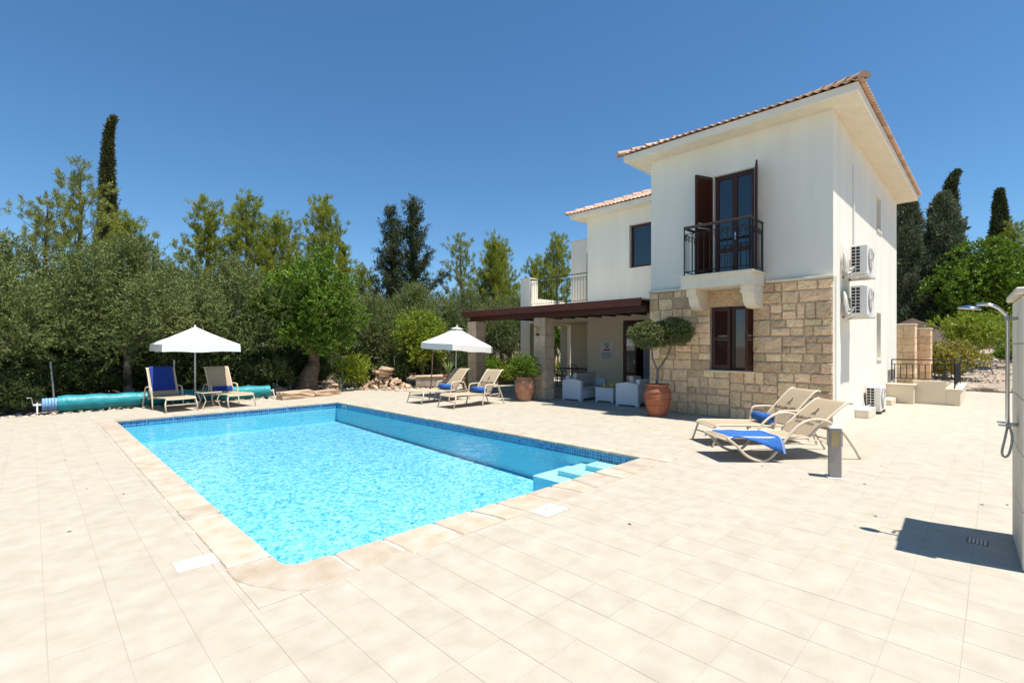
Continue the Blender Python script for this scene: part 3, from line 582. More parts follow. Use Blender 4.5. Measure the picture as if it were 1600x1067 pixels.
# roofs: body, fascia, soffit and barrel tiles with hip caps
def tile_tmpl():
    vs = []; fs = []; nu = 12; w = .30
    for r, (v, lift) in enumerate(((0, .028), (.42, .0))):
        for i in range(nu+1):
            u = w*i/nu; z = .036*(.5-.5*math.cos(2*PI*i/nu*2))+lift; vs.append((u, v, z+.012))
    for i in range(nu): fs.append((i, i+1, nu+2+i, nu+1+i))
    b = len(vs)
    for i in range(nu+1): x, y, z = vs[i]; vs.append((x, y, z-.018))
    for i in range(nu): fs.append((i, b+i, b+i+1, i+1))
    for i in range(nu+1): x, y, z = vs[nu+1+i]; vs.append((x, y, z-.018))
    for i in range(nu): fs.append((b+i, b+nu+1+i, b+nu+2+i, b+i+1))
    return vs, fs
TV, TF = tile_tmpl()
def roof(x0, x1, y0, y1, ze, tan, sides, fasc=.15, nm='roof', hip_corners=((0, 0), (0, 1)), tile_y_min=None):
    half = (y1-y0)/2; zr = ze+fasc; run = half
    ridge0, ridge1 = x0+half, max(x1-half, x0+half+.1)
    A, B, C, D = (x0, y0, zr), (x1, y0, zr), (x1, y1, zr), (x0, y1, zr); r0, r1 = (ridge0, (y0+y1)/2, zr+half*tan), (ridge1, (y0+y1)/2, zr+half*tan)
    body = V(MB().add([A, B, C, D, r0, r1], [(0, 1, 5, 4), (1, 2, 5), (2, 3, 4, 5), (3, 0, 4), (0, 3, 2, 1)]), nm, 'terracotta_roof')
    t = .03; f = MB().box(x0, x0+t, y0, y1, ze, zr-.002).box(x0+t, x1, y0, y0+t, ze, zr-.002).box(x1-t, x1, y0+t, y1, ze, zr-.002).box(x0+t, x1-t, y1-t, y1, ze, zr-.002)
    f.obj('fascia', 'wall_white', body); MB().box(x0+.031, x1-.031, y0+.031, y1-.031, ze+.012, ze+.03).obj('soffit', 'trim_cream', body)
    for sd in sides:
        # local frame: u along the eave, v up the slope
        if sd == 'front': O = Vector((x0-.07, y1, zr-.028)); U = Vector((0, -1, 0)); Vv = Vector((1, 0, tan)); Lu = y1-y0
        elif sd == 'side': O = Vector((x0, y0-.07, zr-.028)); U = Vector((1, 0, 0)); Vv = Vector((0, 1, tan)); Lu = x1-x0
        else: O = Vector((x1, y1+.07, zr-.028)); U = Vector((-1, 0, 0)); Vv = Vector((0, -1, tan)); Lu = x1-x0
        Nn = U.cross(Vv).normalized(); s = math.sqrt(1+tan*tan); Vn = Vv.normalized()
        def clip(bm):
            planes = []
            if sd == 'front': planes = [(Vector((x0, y0, 0)), Vector((1, -1, 0))), (Vector((x0, y1, 0)), Vector((1, 1, 0)))]
            elif sd == 'side': planes = [(Vector((x0, y0, 0)), Vector((-1, 1, 0))), (Vector((x1, y0, 0)), Vector((1, 1, 0)))]
            else: planes = [(Vector((x0, y1, 0)), Vector((-1, -1, 0))), (Vector((x1, y1, 0)), Vector((1, -1, 0)))]
            for p, nrm in planes:
                g = list(bm.verts)+list(bm.edges)+list(bm.faces)
                bmesh.ops.bisect_plane(bm, geom=g, plane_co=p, plane_no=nrm, clear_outer=True)
        ncol = int(Lu/.30)+1; nrow = int((half*s+.07)/.36)+1; shared = None
        rest = MB()
        for rr in range(nrow):
            for c in range(ncol):
                u0 = c*.30-(ncol*.30-Lu)/2; v0 = rr*.36
                if rr*.36 > half*s: continue
                if u0+.3 < v0/s or u0 > Lu-v0/s: continue
                if tile_y_min is not None and sd == 'front' and y1-u0 < tile_y_min: continue
                pts = [O+U*(u0+a)+Vn*(v0+b)+Nn*cz for a, b, cz in TV]
                edge = u0 < v0/s+.5 or u0+.3 > Lu-v0/s-.5
                if rr == 0 and not (u0 < .45 or u0+.3 > Lu-.45):
                    if shared is None:
                        m2 = MB().add([U*a+Vn*b+Nn*cz for a, b, cz in TV], TF); shared = m2.mesh('roof_tile', 'terracotta_roof', smooth=False)
                    o = link('roof_tile', shared, body); o.location = O+U*u0+Vn*v0
                else: rest.add(pts, TF)
        me = rest.mesh('roof_tiles', 'terracotta_roof'); bm = bmesh.new(); bm.from_mesh(me); clip(bm); bm.to_mesh(me); bm.free()
        tag(link('roof_tiles', me, body), kind='stuff')
    for (cx, cyy) in hip_corners:
        p = Vector((x0 if cx == 0 else x1, y0 if cyy == 0 else y1, zr)); d = Vector((1 if cx == 0 else -1, 1 if cyy == 0 else -1, tan)); L = half; dn = d.normalized()
        p = p-dn*.14; tot = d.length*half; k = 0; side = dn.cross(Vector((0, 0, 1))).normalized(); upv = side.cross(dn).normalized()
        while k*.36 < tot:
            q = p+dn*(k*.36); mbk = MB(); nn = 10
            for e_, (tt, rad, lift) in enumerate(((0, .125, .045), (.43, .105, .02))):
                for a in range(nn+1):
                    th = PI*a/nn; mbk.v.append(tuple(q+dn*tt+side*rad*math.cos(th)+upv*(rad*.85*math.sin(th)+lift-.01)))
                for a in range(nn+1):
                    th = PI*a/nn; mbk.v.append(tuple(q+dn*tt+side*(rad-.018)*math.cos(th)+upv*((rad-.018)*.85*math.sin(th)+lift-.01)))
            m_ = nn+1
            for a in range(nn):
                mbk.f += [(a, a+1, 2*m_+a+1, 2*m_+a), (m_+a, 3*m_+a, 3*m_+a+1, m_+a+1), (a, m_+a, m_+a+1, a+1), (2*m_+a, 2*m_+a+1, 3*m_+a+1, 3*m_+a)]
            if k == 0: mbk.f.append(tuple(range(m_, 2*m_)))
            mbk.obj('hip_tile', 'terracotta_roof', body, smooth=False); k += 1
    return body
roof(10.54, 19.95, 1.76, 6.62, 6.22, .40, ('front', 'side'), nm='main_roof')
roof(13.88, 20.0, 4.3, 10.97, 6.215, .40, ('front', 'left'), nm='wing_roof', hip_corners=((0, 1),), tile_y_min=6.2)

# low walls and steps against the side of the house
V(MB().box(12.85, 12.93, HY0-.03, HY0-.001, 3.7, 5.6), 'cable_trunking', 'white_metal'); V(MB().tube([(HX+.2, HY0-.02, .3), (HX+.2, HY0-.02, 2.98)], .012, 6), 'wall_cable', 'white_metal')
tag(MB().box(13.08, 13.95, 1.99, HY0-.004, 0, .19).obj('plinth_block', 'trim_cream', bevel=.01), 'low cream plinth block on the terrace beside the air conditioner', 'plinth')
t = empty('window_well', (17.3, 1.9, 0), 0, 'low cream light well wall jutting from the side of the villa', 'wall')
MB().box(0, .25, -.28, .34, 0, .5).obj('wall', 'wall_beige', t, bevel=.008); MB().box(-.9, -.001, .1, .3, 0, .16).obj('step', 'wall_beige', t, bevel=.008); MB().box(-.04, .29, -.32, .338, .501, .545).obj('cap', 'wall_beige', t, bevel=.006)
t = empty('stairwell_wall', (17.6, .8, 0), 0, 'L shaped beige parapet round the basement stair with black railing', 'wall')
MB().box(0, .2, .17, .86, 0, .6).obj('front_wall', 'wall_beige', t); MB().box(0, 3.0, -.12, .169, 0, .40).obj('side_wall', 'wall_beige', t, bevel=.01); MB().box(-.03, 3.05, -.15, .20, .401, .45).obj('cap', 'wall_beige', t, bevel=.008)
MB().box(.0, .24, .202, .88, .601, .635).obj('front_cap', 'wall_beige', t)
mb = rail_run(MB(), (.1, .0, 0), (.1, 1.35, 0), .6, 1.22, 10, .011, False); mb.obj('front_railing', 'iron', t)
mb = rail_run(MB(), (.1, .0, 0), (2.9, .0, 0), .45, 1.22, 26, .012, False); mb.obj('side_railing', 'iron', t)

# ------------------------------------------------------------------ patio pergola
perg = empty('pergola', (10.8, 9.5, 0), 0, 'dark timber pergola over the patio on two stone columns', 'pergola')
PM = Matrix.Translation((-10.8, -9.5, 0))
def Pp(mb, name, m, parent=None, **k):
    o = mb.obj(name, m, parent or perg, **k)
    if parent is None: o.matrix_parent_inverse = PM
    return o
for (cx, cy) in ((10.83, 9.51), (10.79, 12.6)):
    col = Pp(MB().box(cx+.02, cx+.43, cy+.02, cy+.43, 0, 2.46), 'column', 'mortar'); z = 0; k = 0
    while z < 2.42:
        hh = random.uniform(.24, .36)
        if 2.46-(z+hh) < .2: hh = 2.46-z
        sp = random.uniform(.16, .29); a, b = .0, .45; g = .006; j = lambda: random.uniform(-.008, .012)
        blocks = [((a, b), (a, sp)), ((a, b), (sp, b))] if k % 2 else [((a, sp), (a, b)), ((sp, b), (a, b))]
        for (u, w) in blocks:
            bb = MB().box(cx+u[0]+(g if u[0] else j()), cx+u[1]-(g if u[1] < .45 else j()), cy+w[0]+(g if w[0] else j()), cy+w[1]-(g if w[1] < .45 else j()), z+g, z+hh-g)
            bb.obj('stone', 'column_stone', col, bevel=.012)
        z += hh; k += 1
Pp(MB().box(10.86, 11.06, 6.2, 13.0, 2.462, 2.62), 'beam', 'dark_wood'); Pp(MB().box(10.56, 10.61, 6.16, 13.08, 2.60, 2.79), 'fascia_board', 'red_wood')
Pp(MB().box(10.611, WX-.002, 13.03, 13.079, 2.60, 2.79), 'side_board', 'red_wood')
for k in range(12): Pp(MB().box(10.612, WX-.003, 6.35+k*.59, 6.43+k*.59, 2.622, 2.73), 'rafter', 'dark_wood')
Pp(MB().box(10.612, WX-.004, 6.17, 13.028, 2.732, 2.76), 'deck_boards', 'dark_wood'); Pp(MB().box(10.64, WX-.005, 6.2, 13.0, 2.762, 2.805), 'roof_sheet', 'wall_white')
lt = Pp(MB().box(10.77, 10.828, 9.73, 9.8, 1.92, 1.98).tube([(10.78, 9.765, 1.96), (10.72, 9.765, 2.02), (10.70, 9.765, 2.12)], .008, 5), 'wall_lantern', 'iron'); MB().lathe([(.0, .0), (.045, .02), (.055, .16), (.03, .2), (0, .22)], 10, (10.72, 9.765, 2.0)).obj('lantern_glass', 'amber_glass', lt)

# ------------------------------------------------------------------ air conditioners
def aircon(loc, label, bracket=True):
    t = empty('air_conditioner', loc, 0, label, 'air conditioner', 'air conditioner units on the side of the house')
    # local: x along the wall, y = 0 at the wall, unit towards -y
    w, y0, y1, h = .80, -.43, -.15, .58
    MB().box(0, w, y0, y1, 0, h).obj('casing', 'ac_white', t, bevel=.015, seg=2)
    MB().box(-.004, .01, y0+.12, y1-.02, .03, h-.03).obj('coil', 'ac_dark', t)
    mb = MB()
    for k in range(9): z = .03+k*(h-.06)/8; mb.box(-.012, .004, y0+.11, y1-.01, z-.006, z+.006)
    for y in (y0+.115, (y0+.12+y1-.02)/2, y1-.015): mb.box(-.013, .003, y-.006, y+.006, .02, h-.02)
    mb.obj('side_grille', 'ac_white', t)
    mb = MB().lathe([(.0, 0), (.23, 0), (.23, .01), (.0, .012)], 24); mb.xf(Matrix.Translation((.33, y0-.002, .3)) @ Matrix.Rotation(R(90), 4, 'X')); mb.obj('fan_opening', 'louvre', t)
    mb = MB()
    for r in (.06, .1, .14, .18, .22): mb.tube([(.33+r*math.cos(a), y0-.018, .3+r*math.sin(a)) for a in [q*PI/12 for q in range(24)]], .004, 4, closed=True)
    for q in range(8): a = q*PI/4; mb.tube([(.33+.03*math.cos(a), y0-.018, .3+.03*math.sin(a)), (.33+.235*math.cos(a), y0-.018, .3+.235*math.sin(a))], .004, 4)
    mb.obj('fan_grille', 'ac_white', t)
    MB().box(.66, .74, y0-.003, y0+.01, .4, .5).obj('badge', 'louvre', t)
    if bracket:
        mb = MB()
        for x in (.08, .68): mb.box(x, x+.05, y0-.03, -.001, -.06, -.012).box(x, x+.05, -.03, -.001, -.055, .4)
        mb.box(-.03, w+.02, y0-.02, y0+.04, -.04, -.011).box(-.03, w+.02, y1, y1+.04, -.04, -.011); mb.obj('bracket', 'ac_white', t)
    else:
        for x in (.1, .62): MB().box(x, x+.08, y0, y1, -.06, -.001).obj('foot', 'joint_dark', t)
    mb = MB().tube(bez([(-.005, -.2, .1), (-.1, -.12, .02), (-.13, -.09, .25), (-.08, -.06, .45), (-.02, -.04, .38), (-.0, -.03, .2)], 6), .022, 6)
    mb.tube(bez([(-.005, -.24, .16), (-.07, -.14, .1), (-.09, -.1, .3), (-.05, -.08, .42)], 6), .018, 6); mb.obj('pipe', 'ac_white', t, smooth=True)
    return t
aircon((11.8, HY0, 3.06), 'upper of two wall hung white air conditioner units')
aircon((11.8, HY0, 2.24), 'lower of two wall hung white air conditioner units')
aircon((14.1, HY0+.1, .061), 'white air conditioner unit standing on the terrace floor', False)

# ------------------------------------------------------------------ loungers
def rot_prof(x, z, ang, pts): c, s = math.cos(ang), math.sin(ang); return [(x+a*c-b*s, z+a*s+b*c) for a, b in pts]
def lounger(loc, rz, label, back=52, style='loop', text=False, group='sun loungers'):
    t = empty('sun_lounger', loc, rz, label, 'sun lounger', group); w = .30; rt = .017; a = R(back)
    hx, hz = 1.22, .315
    seat = [(0, .30), (.05, .335), (.12, .34), (.6, .325), (1.0, .31), (hx, hz)]
    bl = .80; sling_b = rot_prof(hx, hz, a, [(.02, .0), (.2, .012), (.45, .01), (.66, .0), (.74, -.008), (.79, -.03), (.815, -.075)])
    MB().sheet([(p[0], p[1]+.006) for p in seat], -w+.006, w-.006, .006).obj('seat_sling', 'sling', t)
    MB().sheet([(p[0], p[1]+.004) for p in sling_b], -w+.006, w-.006, .006).obj('back_sling', 'sling', t)
    for s in (-1, 1):
        y = s*w
        MB().tube([(p[0], y, p[1]) for p in bez([(p[0], p[1], 0) for p in sling_b], 3)] and [(p[0], y, p[1]) for p in sling_b], rt, 8).obj('back_rail', 'frame_cream', t, smooth=True)
        MB().tube([(p[0], y, p[1]) for p in seat], rt, 8).obj('seat_rail', 'frame_cream', t, smooth=True)
        ya = s*(w+.035)
        if style == 'loop':
            P = bez([(0.0, ya, .33), (.12, ya, .24), (.28, ya, .09), (.46, ya, .02), (.62, ya, .05), (.80, ya, .24), (1.0, ya, .46), (1.2, ya, .565), (1.45, ya, .555), (1.68, ya, .42), (1.86, ya, .2), (1.98, ya, .012)], 6)
            MB().tube(P, .019, 8).obj('side_frame', 'frame_cream', t, smooth=True)
        else:
            MB().tube([(.06, y, .33), (.03, ya, .2), (-.04, ya, .012)], .017, 8).obj('leg', 'frame_cream', t, smooth=True)
            P = bez([(.93, ya, .012), (1.0, ya, .3), (1.04, ya, .50), (1.12, ya, .55), (1.4, ya, .55), (1.52, ya, .50), (1.62, ya, .3), (1.74, ya, .012)], 5)
            MB().tube(P, .018, 8).obj('arm_frame', 'frame_cream', t, smooth=True)
    top = sling_b[-1]; bars = [(.0, .305, .013, 0), (hx, hz-.02, .013, 0), (.62, .30, .013, 0), (top[0], top[1], .015, 0)]
    bars += [(.5, .03, .012, .03), (1.72, .38, .012, .03)] if style == 'loop' else [(.02, .17, .012, .03), (1.0, .28, .012, .03)]
    for x, z, r, o_ in bars: MB().tube([(x, -w-o_, z), (x, w+o_, z)], r, 6).obj('cross_bar', 'frame_cream', t, smooth=True)
    pb = rot_prof(hx, hz, a, [(.5, -.01)])[0]; px_ = hx+.42
    for s in (-1, 1): MB().tube(bez([(pb[0], s*(w-.05), pb[1]), (px_, s*(w-.05), .26), (px_-.06, s*(w-.05), .21), (px_-.16, s*(w-.05), .25), (px_-.25, s*(w-.05), .28)], 5), .009, 6).obj('back_stay', 'frame_cream', t, smooth=True)
    MB().tube([(px_, -w+.05, .26), (px_, w-.05, .26)], .009, 6).obj('stay_bar', 'frame_cream', t)
    for s in (-1, 1): MB().tube([(hx, s*w, .27), (1.68, s*w, .30)], .009, 6).obj('ratchet_rail', 'frame_cream', t)
    if text:     # printed on the backrest, read from the foot end
        c, s = math.cos(a), math.sin(a)
        def put(me, u, lift=.026):
            M = Matrix(((0, c, -s, hx+u*c-lift*s), (-1, 0, 0, 0), (0, s, c, hz+u*s+lift*c), (0, 0, 0, 1)))
            me.transform(M); return me
        o1 = put(text_mesh('print', 'Aphrodite Hills', .085, 'print'), .30); link('printed_name', o1, t)
        o2 = put(text_mesh('print', 'Holiday Residences', .05, 'print'), .225); link('printed_line', o2, t)
        em = MB().add([(-.045, 0, 0), (-.03, 0, 0), (.012, .085, 0), (.0, .1, 0)], [(0, 1, 2, 3)]).add([(.012, .085, 0), (.0, .1, 0), (.03, .0, 0), (.045, 0, 0)], [(0, 1, 2, 3)]).add([(-.02, .02, 0), (.028, .035, 0), (.026, .045, 0), (-.018, .03, 0)], [(0, 1, 2, 3)]).add([(.0+.018*math.cos(q), .118+.018*math.sin(q), 0) for q in [k*PI/4 for k in range(8)]], [tuple(range(8))])
        me = em.mesh('emblem', 'print'); put(me, .41); link('printed_emblem', me, t)
    return t
def rolled_towel(loc, rz, label, L=.5, r=.075, m='towel'):
    t = empty('rolled_towel', loc, rz, label, 'towel', 'blue towels')
    n = 20; sp = [((r-.0035*k/3)*math.cos(k*.5), (r-.0035*k/3)*math.sin(k*.5)) for k in range(0, 44)]
    mb = MB()
    for k in range(n):
        a = 2*PI*k/n
    prof = [(0, -L/2+.01), (r*.55, -L/2), (r*.92, -L/2+.008), (r, -L/2+.03), (r*1.02, -L/6), (r*.99, L/6), (r, L/2-.03), (r*.92, L/2-.008), (r*.55, L/2), (0, L/2-.01)]
    mb.lathe(prof, 20); mb.xf(Matrix.Translation((0, 0, r)) @ Matrix.Rotation(R(90), 4, 'X')); mb.obj('roll', m, t, smooth=True)
    for q in (-1, 1): MB().tube([(p[0], q*(L/2+.001), p[1]+r) for p in sp], .004, 4).obj('rolled_edge', m, t)
    MB().sheet([(r*math.cos(q)*1.03, r+r*math.sin(q)*1.03) for q in [R(200-k*14) for k in range(12)]], -L/2+.02, L/2-.02, .006).obj('flap', m, t, smooth=True)
    return t
axA = math.atan2(-.628, .778)
def lp(base, rz, x, y): return (base[0]+x*math.cos(rz)-y*math.sin(rz), base[1]+x*math.sin(rz)+y*math.cos(rz))
A0 = (6.98, 2.87); B0 = (7.90, 3.42)
lounger((*A0, 0), axA, 'curved frame sun lounger nearest the bollard with a blue towel over its foot', 40, 'loop', True)
lounger((*B0, 0), axA, 'straight legged sun lounger beside the stone wall with a rolled blue towel', 47, 'arm', True)
lounger((7.62, 11.5, 0), R(2), 'sun lounger in the parasol shade, farther of the pair near the columns', 52, 'arm')
lounger((7.64, 10.08, 0), R(0), 'sunlit sun lounger with curled headrest nearest the first stone column', 54, 'arm', True)
lounger((2.63, 14.12, 0), R(97), 'sun lounger draped with a navy towel, left of the folding table', 66, 'arm')
lounger((3.95, 14.08, 0), R(98), 'sun lounger with bare brown backrest, right of the folding table', 64, 'arm')
p = lp(B0, axA, 1.03, .0); rolled_towel((p[0], p[1], .335), axA, 'rolled blue towel on the lounger beside the stone wall', .46)
p = lp((7.62, 11.5), R(2), 1.08, 0); rolled_towel((*p, .33), R(2), 'rolled blue towel on the lounger in the parasol shade', .5)
p = lp((7.64, 10.08), 0, 1.1, 0); rolled_towel((*p, .33), 0, 'rolled blue towel on the sunlit lounger by the column', .5)
def cloth(loc, rz, label, fn, nu, nv, m, name='draped_towel', th=.01):
    t = empty(name, loc, rz, label, 'towel', 'blue towels'); vs = []
    for i in range(nu+1):
        for j in range(nv+1): vs.append(Vector(fn(i/nu, j/nv)))
    n = (nu+1)*(nv+1); fs = []
    for i in range(nu):
        for j in range(nv): a = i*(nv+1)+j; fs.append((a, a+1, a+nv+2, a+nv+1))
    me = bpy.data.meshes.new('cloth'); me.from_pydata([tuple(v) for v in vs], [], fs); bm = bmesh.new(); bm.from_mesh(me); bmesh.ops.recalc_face_normals(bm, faces=bm.faces)
    bmesh.ops.solidify(bm, geom=bm.faces, thickness=th); bm.to_mesh(me); bm.free(); me.polygons.foreach_set('use_smooth', [True]*len(me.polygons)); me.materials.append(MATS[m]); link('cloth', me, t); return t
def towA(u, v):       # over the foot end, one corner hanging on the pool side
    x = .02+u*.78; y = -.36+v*.70-u*.10; z = .362-.02*u+.004*math.sin(u*14+v*9)
    if v < .25: k = (.25-v)/.25; z -= k*k*.24*(max(0, u-.25)/.75)**1.2; y += k*.03
    if u < .12: z -= (.12-u)/.12*.05
    if v > .9: z -= (v-.9)*.6
    return (x, y, z)
tA = cloth((*A0, 0), axA, 'blue striped towel draped over the foot of the curved lounger', towA, 26, 18, 'towel')
for k in range(3):
    mb = MB(); pr = [towA(.955+k*.013, v/14) for v in range(15)]; mb.tube([(q[0], q[1], q[2]+.012) for q in pr], .0035, 4); mb.obj('stripe', 'towel_stripe', tA)
def towL(u, v):
    a = R(66); L = .14+u*.68; x = 1.22+L*math.cos(a); z = .315+L*math.sin(a); y = -.255+v*.51
    return (x-.018*math.sin(a), y, z+.018*math.cos(a)+.002*math.sin(v*20))
cloth((2.63, 14.12, 0), R(97), 'navy blue towel covering the backrest of the lounger left of the table', towL, 12, 10, 'towel_navy')
def towR(u, v):
    a = R(64); L = .02+u*.13; return (1.22+L*math.cos(a)-.02-.02*math.sin(a), -.27+v*.54, .335+L*math.sin(a)+.015*math.cos(a))
cloth((3.95, 14.08, 0), R(98), 'navy blue towel folded low on the seat of the brown lounger', towR, 4, 8, 'towel_navy', th=.03)

t = empty('folding_table', (3.28, 14.45, 0), R(8), 'small white folding side table between two loungers', 'table')
MB().box(-.24, .24, -.2, .2, .40, .425).obj('top', 'frame_cream', t, bevel=.005); MB().box(-.21, .21, -.17, .17, .4255, .43).obj('glass_top', 'glass', t)
for s in (-1, 1):
    for q in (-1, 1): MB().tube([(q*.2, s*.17, .40), (q*.13, s*.17, .2), (q*.22, s*.17, .01)], .011, 6).obj('leg', 'frame_cream', t)
    MB().tube([(-.21, s*.17, .03), (.21, s*.17, .03)], .011, 6).obj('foot_bar', 'frame_cream', t)

# ------------------------------------------------------------------ parasols
def parasol(loc, s, zh, za, label, tilt=(0, 0), lean=0, cap=True, rz=0):
    t = empty('parasol', loc, rz, label, 'parasol', 'white parasols'); h = s/2; n = 8; val = .19
    def edge(k): # square outline with sagging mid edges
        q = k/(4*n); sd = int(q*4) % 4; f = q*4-int(q*4); pts = [(-h, -h), (h, -h), (h, h), (-h, h), (-h, -h)]
        a, b = pts[sd], pts[sd+1]; sag = .03*math.sin(PI*f); x = a[0]+(b[0]-a[0])*f; y = a[1]+(b[1]-a[1])*f
        return (x*(1-sag/h), y*(1-sag/h), -sag*.3)
    def tl(x, y, z): return (x+lean*(z/za)*.0, y, z+x*tilt[0]+y*tilt[1])
    m = 4*n; vs = []; fs = []; rings = [(.08, za-.02), (.35, None), (.7, None), (1, None)]
    for f, z in rings:
        for k in range(m):
            x, y, dz = edge(k); zz = za+(zh+val-za)*f+dz*f - .02*math.sin(PI*f)
            vs.append(tl(x*f, y*f, zz))
    for r in range(len(rings)-1):
        for k in range(m): fs.append((r*m+k, r*m+(k+1) % m, (r+1)*m+(k+1) % m, (r+1)*m+k))
    cn = MB().add(vs, fs); cn.add([tl(0, 0, za)]+[vs[k] for k in range(m)], [(0, k+1, (k+1) % m+1) for k in range(m)])
    c = cn.mesh('canopy', 'canvas'); bm = bmesh.new(); bm.from_mesh(c); bmesh.ops.remove_doubles(bm, verts=bm.verts, dist=.001); bmesh.ops.solidify(bm, geom=bm.faces, thickness=.006); bm.to_mesh(c); bm.free(); smooth_angle(link('canopy', c, t), 22)
    vs2 = []; fs2 = []
    for k in range(m):
        x, y, dz = edge(k); vs2.append(tl(x*1.003, y*1.003, zh+val+dz)); w = .012*math.sin(k*2.4); vs2.append(tl(x*(1.012+w), y*(1.012+w), zh+dz+.012*math.sin(k*1.3)))
    for k in range(m): j = (k+1) % m; fs2.append((2*k, 2*j, 2*j+1, 2*k+1))
    c = MB().add(vs2, fs2).mesh('valance', 'canvas'); bm = bmesh.new(); bm.from_mesh(c); bmesh.ops.solidify(bm, geom=bm.faces, thickness=.005); bm.to_mesh(c); bm.free(); smooth_angle(link('valance', c, t), 30)
    if cap: MB().add([tl(x, y, z) for x, y, z in ((-.15, -.15, za-.045), (.15, -.15, za-.045), (.15, .15, za-.045), (-.15, .15, za-.045), (0, 0, za+.03))], [(0, 1, 4), (1, 2, 4), (2, 3, 4), (3, 0, 4)]).obj('vent_cap', 'canvas', t)
    MB().lathe([(.0, .0), (.02, 0), (.024, .05), (0, .07)], 8, tl(0, 0, za+(.015 if cap else -.02))).obj('finial', 'canvas', t)
    MB().tube([(lean, 0, .05), (0, 0, za-.02)], .021, 10).obj('pole', 'pole_grey', t, smooth=True)
    for k in range(4): x, y, dz = edge(k*n); MB().tube([tl(0, 0, za-.12), tl(x*.97, y*.97, zh+val-.02)], .009, 5).obj('rib', 'pole_grey', t); MB().tube([tl(0, 0, zh+.1), tl(x*.5, y*.5, (za+zh+val)/2-.03)], .007, 5).obj('strut', 'pole_grey', t)
    MB().lathe([(0, .06), (.24, .06), (.25, .05), (.25, 0), (0, 0)], 20, (lean, 0, 0)).obj('base', 'rock_grey', t)
    return t
parasol((3.15, 15.3, 0), 1.72, 1.47, 2.13, 'white parasol shading the two loungers beside the pool cover reel', (.0, .01), cap=False)
parasol((9.72, 12.28, 0), 1.62, 1.46, 2.2, 'tilted white parasol with vent cap in front of the stone column', (-.06, .035), -.08)

# ------------------------------------------------------------------ pool cover reel
t = empty('pool_cover_reel', (0, 16.15, 0), 0, 'rolled teal pool cover on its reel along the hedge', 'pool cover')
mb = MB(); prof = []; L0, L1 = .47, 5.3
for k in range(31):
    f = k/30; r = .19+.012*math.sin(k*1.7)+.01*math.sin(k*.6); prof.append((r if 0 < k < 30 else r*.96, L0+f*(L1-L0)))
mb.lathe([(0, L0)]+prof+[(0, L1)], 26); mb.xf(Matrix.Translation((0, 0, .2)) @ Matrix.Rotation(R(90), 4, 'Y')); mb.obj('roll', 'cover_teal', t, smooth=False); smooth_angle(t.children[0], 35)
mb = MB()
for k in range(5): mb.lathe([(0, .2+k*.055), (.15+.008*(k % 2), .2+k*.055), (.155, .225+k*.055), (.148, .25+k*.055), (0, .255+k*.055)], 20)
mb.xf(Matrix.Translation((0, 0, .2)) @ Matrix.Rotation(R(90), 4, 'Y')); mb.obj('end_roll', 'cover_blue', t, smooth=True)
MB().tube([(.05, 0, .2), (5.45, 0, .2)], .03, 8).obj('axle', 'galv', t)
for x in (.12, 5.42): MB().tube([(x, -.18, 0), (x, 0, .24), (x, .18, 0)], .018, 6).obj('stand', 'steel_post', t)
MB().tube([(.05, 0, .2), (.02, 0, .38), (-.06, 0, .38)], .012, 6).obj('crank', 'steel_post', t)
mb = MB()
for sx in (2.1, 4.6): mb.tube([(sx+.25*q/12, .198*math.cos(R(-100+q*14)), .2+.198*math.sin(R(-20+q*14))) for q in range(13)], .008, 5)
mb.obj('strap', 'cover_blue', t)

# ------------------------------------------------------------------ shower wall and shower
t = empty('shower_wall', (5.0, -.13, 0), R(2.2), 'tall free standing tiled shower wall at the right edge', 'wall')
MB().box(0, .9, -.16, -.012, 0, 1.97).obj('core', 'mortar', t)
z = .004
for k, hh in enumerate((.42, .40, .40, .40, .34)):
    for a, b in ((0, .44), (.446, .9)): MB().box(a+.001, b, -.012, .0, z, z+hh-.006).obj('tile', 'trim_cream', t, bevel=.002)
    for a, b in ((-.165, -.001),): MB().box(-.012, -.0, a, b, z, z+hh-.006).obj('tile', 'trim_cream', t, bevel=.002); MB().box(.9, .912, a, b, z, z+hh-.006).obj('tile', 'trim_cream', t, bevel=.002)
    z += hh
MB().box(-.04, .94, -.2, .035, 1.972, 2.02).obj('cap', 'trim_cream', t, bevel=.008)
fr = MB().tube(bez([(.5, -.08, 2.02), (.5, -.08, 2.4), (.46, -.08, 2.48), (.4, -.08, 2.48)], 5), .012, 6).tube([(.52, -.08, 2.22), (.2, -.08, 2.22), (.14, -.08, 2.16)], .01, 6).tube([(.52, -.08, 2.36), (.2, -.08, 2.36)], .01, 6)
fr.obj('towel_rail', 'white_metal', t, smooth=True)
t = empty('shower', (5.33, -.115, 1.0), R(2.2), 'chrome outdoor shower with curved arm and hose on the tiled wall', 'shower')
MB().tube(bez([(0, .055, -.02), (0, .055, .4), (0, .055, .78), (.0, .075, .86), (.0, .13, .915), (0, .19, .93), (0, .23, .925)], 6), .012, 10).obj('riser', 'chrome', t, smooth=True)
mb = MB().lathe([(0, 0), (.045, .0), (.05, .006), (.04, .018), (.016, .03), (0, .035)], 20); mb.xf(Matrix.Translation((0, .27, .895)) @ Matrix.Rotation(R(8), 4, 'X') @ Matrix.Scale(1.5, 4, (0, 1, 0))); mb.obj('shower_head', 'chrome', t, smooth=True)
MB().box(-.012, .012, 0, .06, .80, .825).lathe([(0, 0), (.02, 0), (.02, .03), (0, .03)], 10, (0, .055, .8)).obj('bracket', 'steel_post', t)
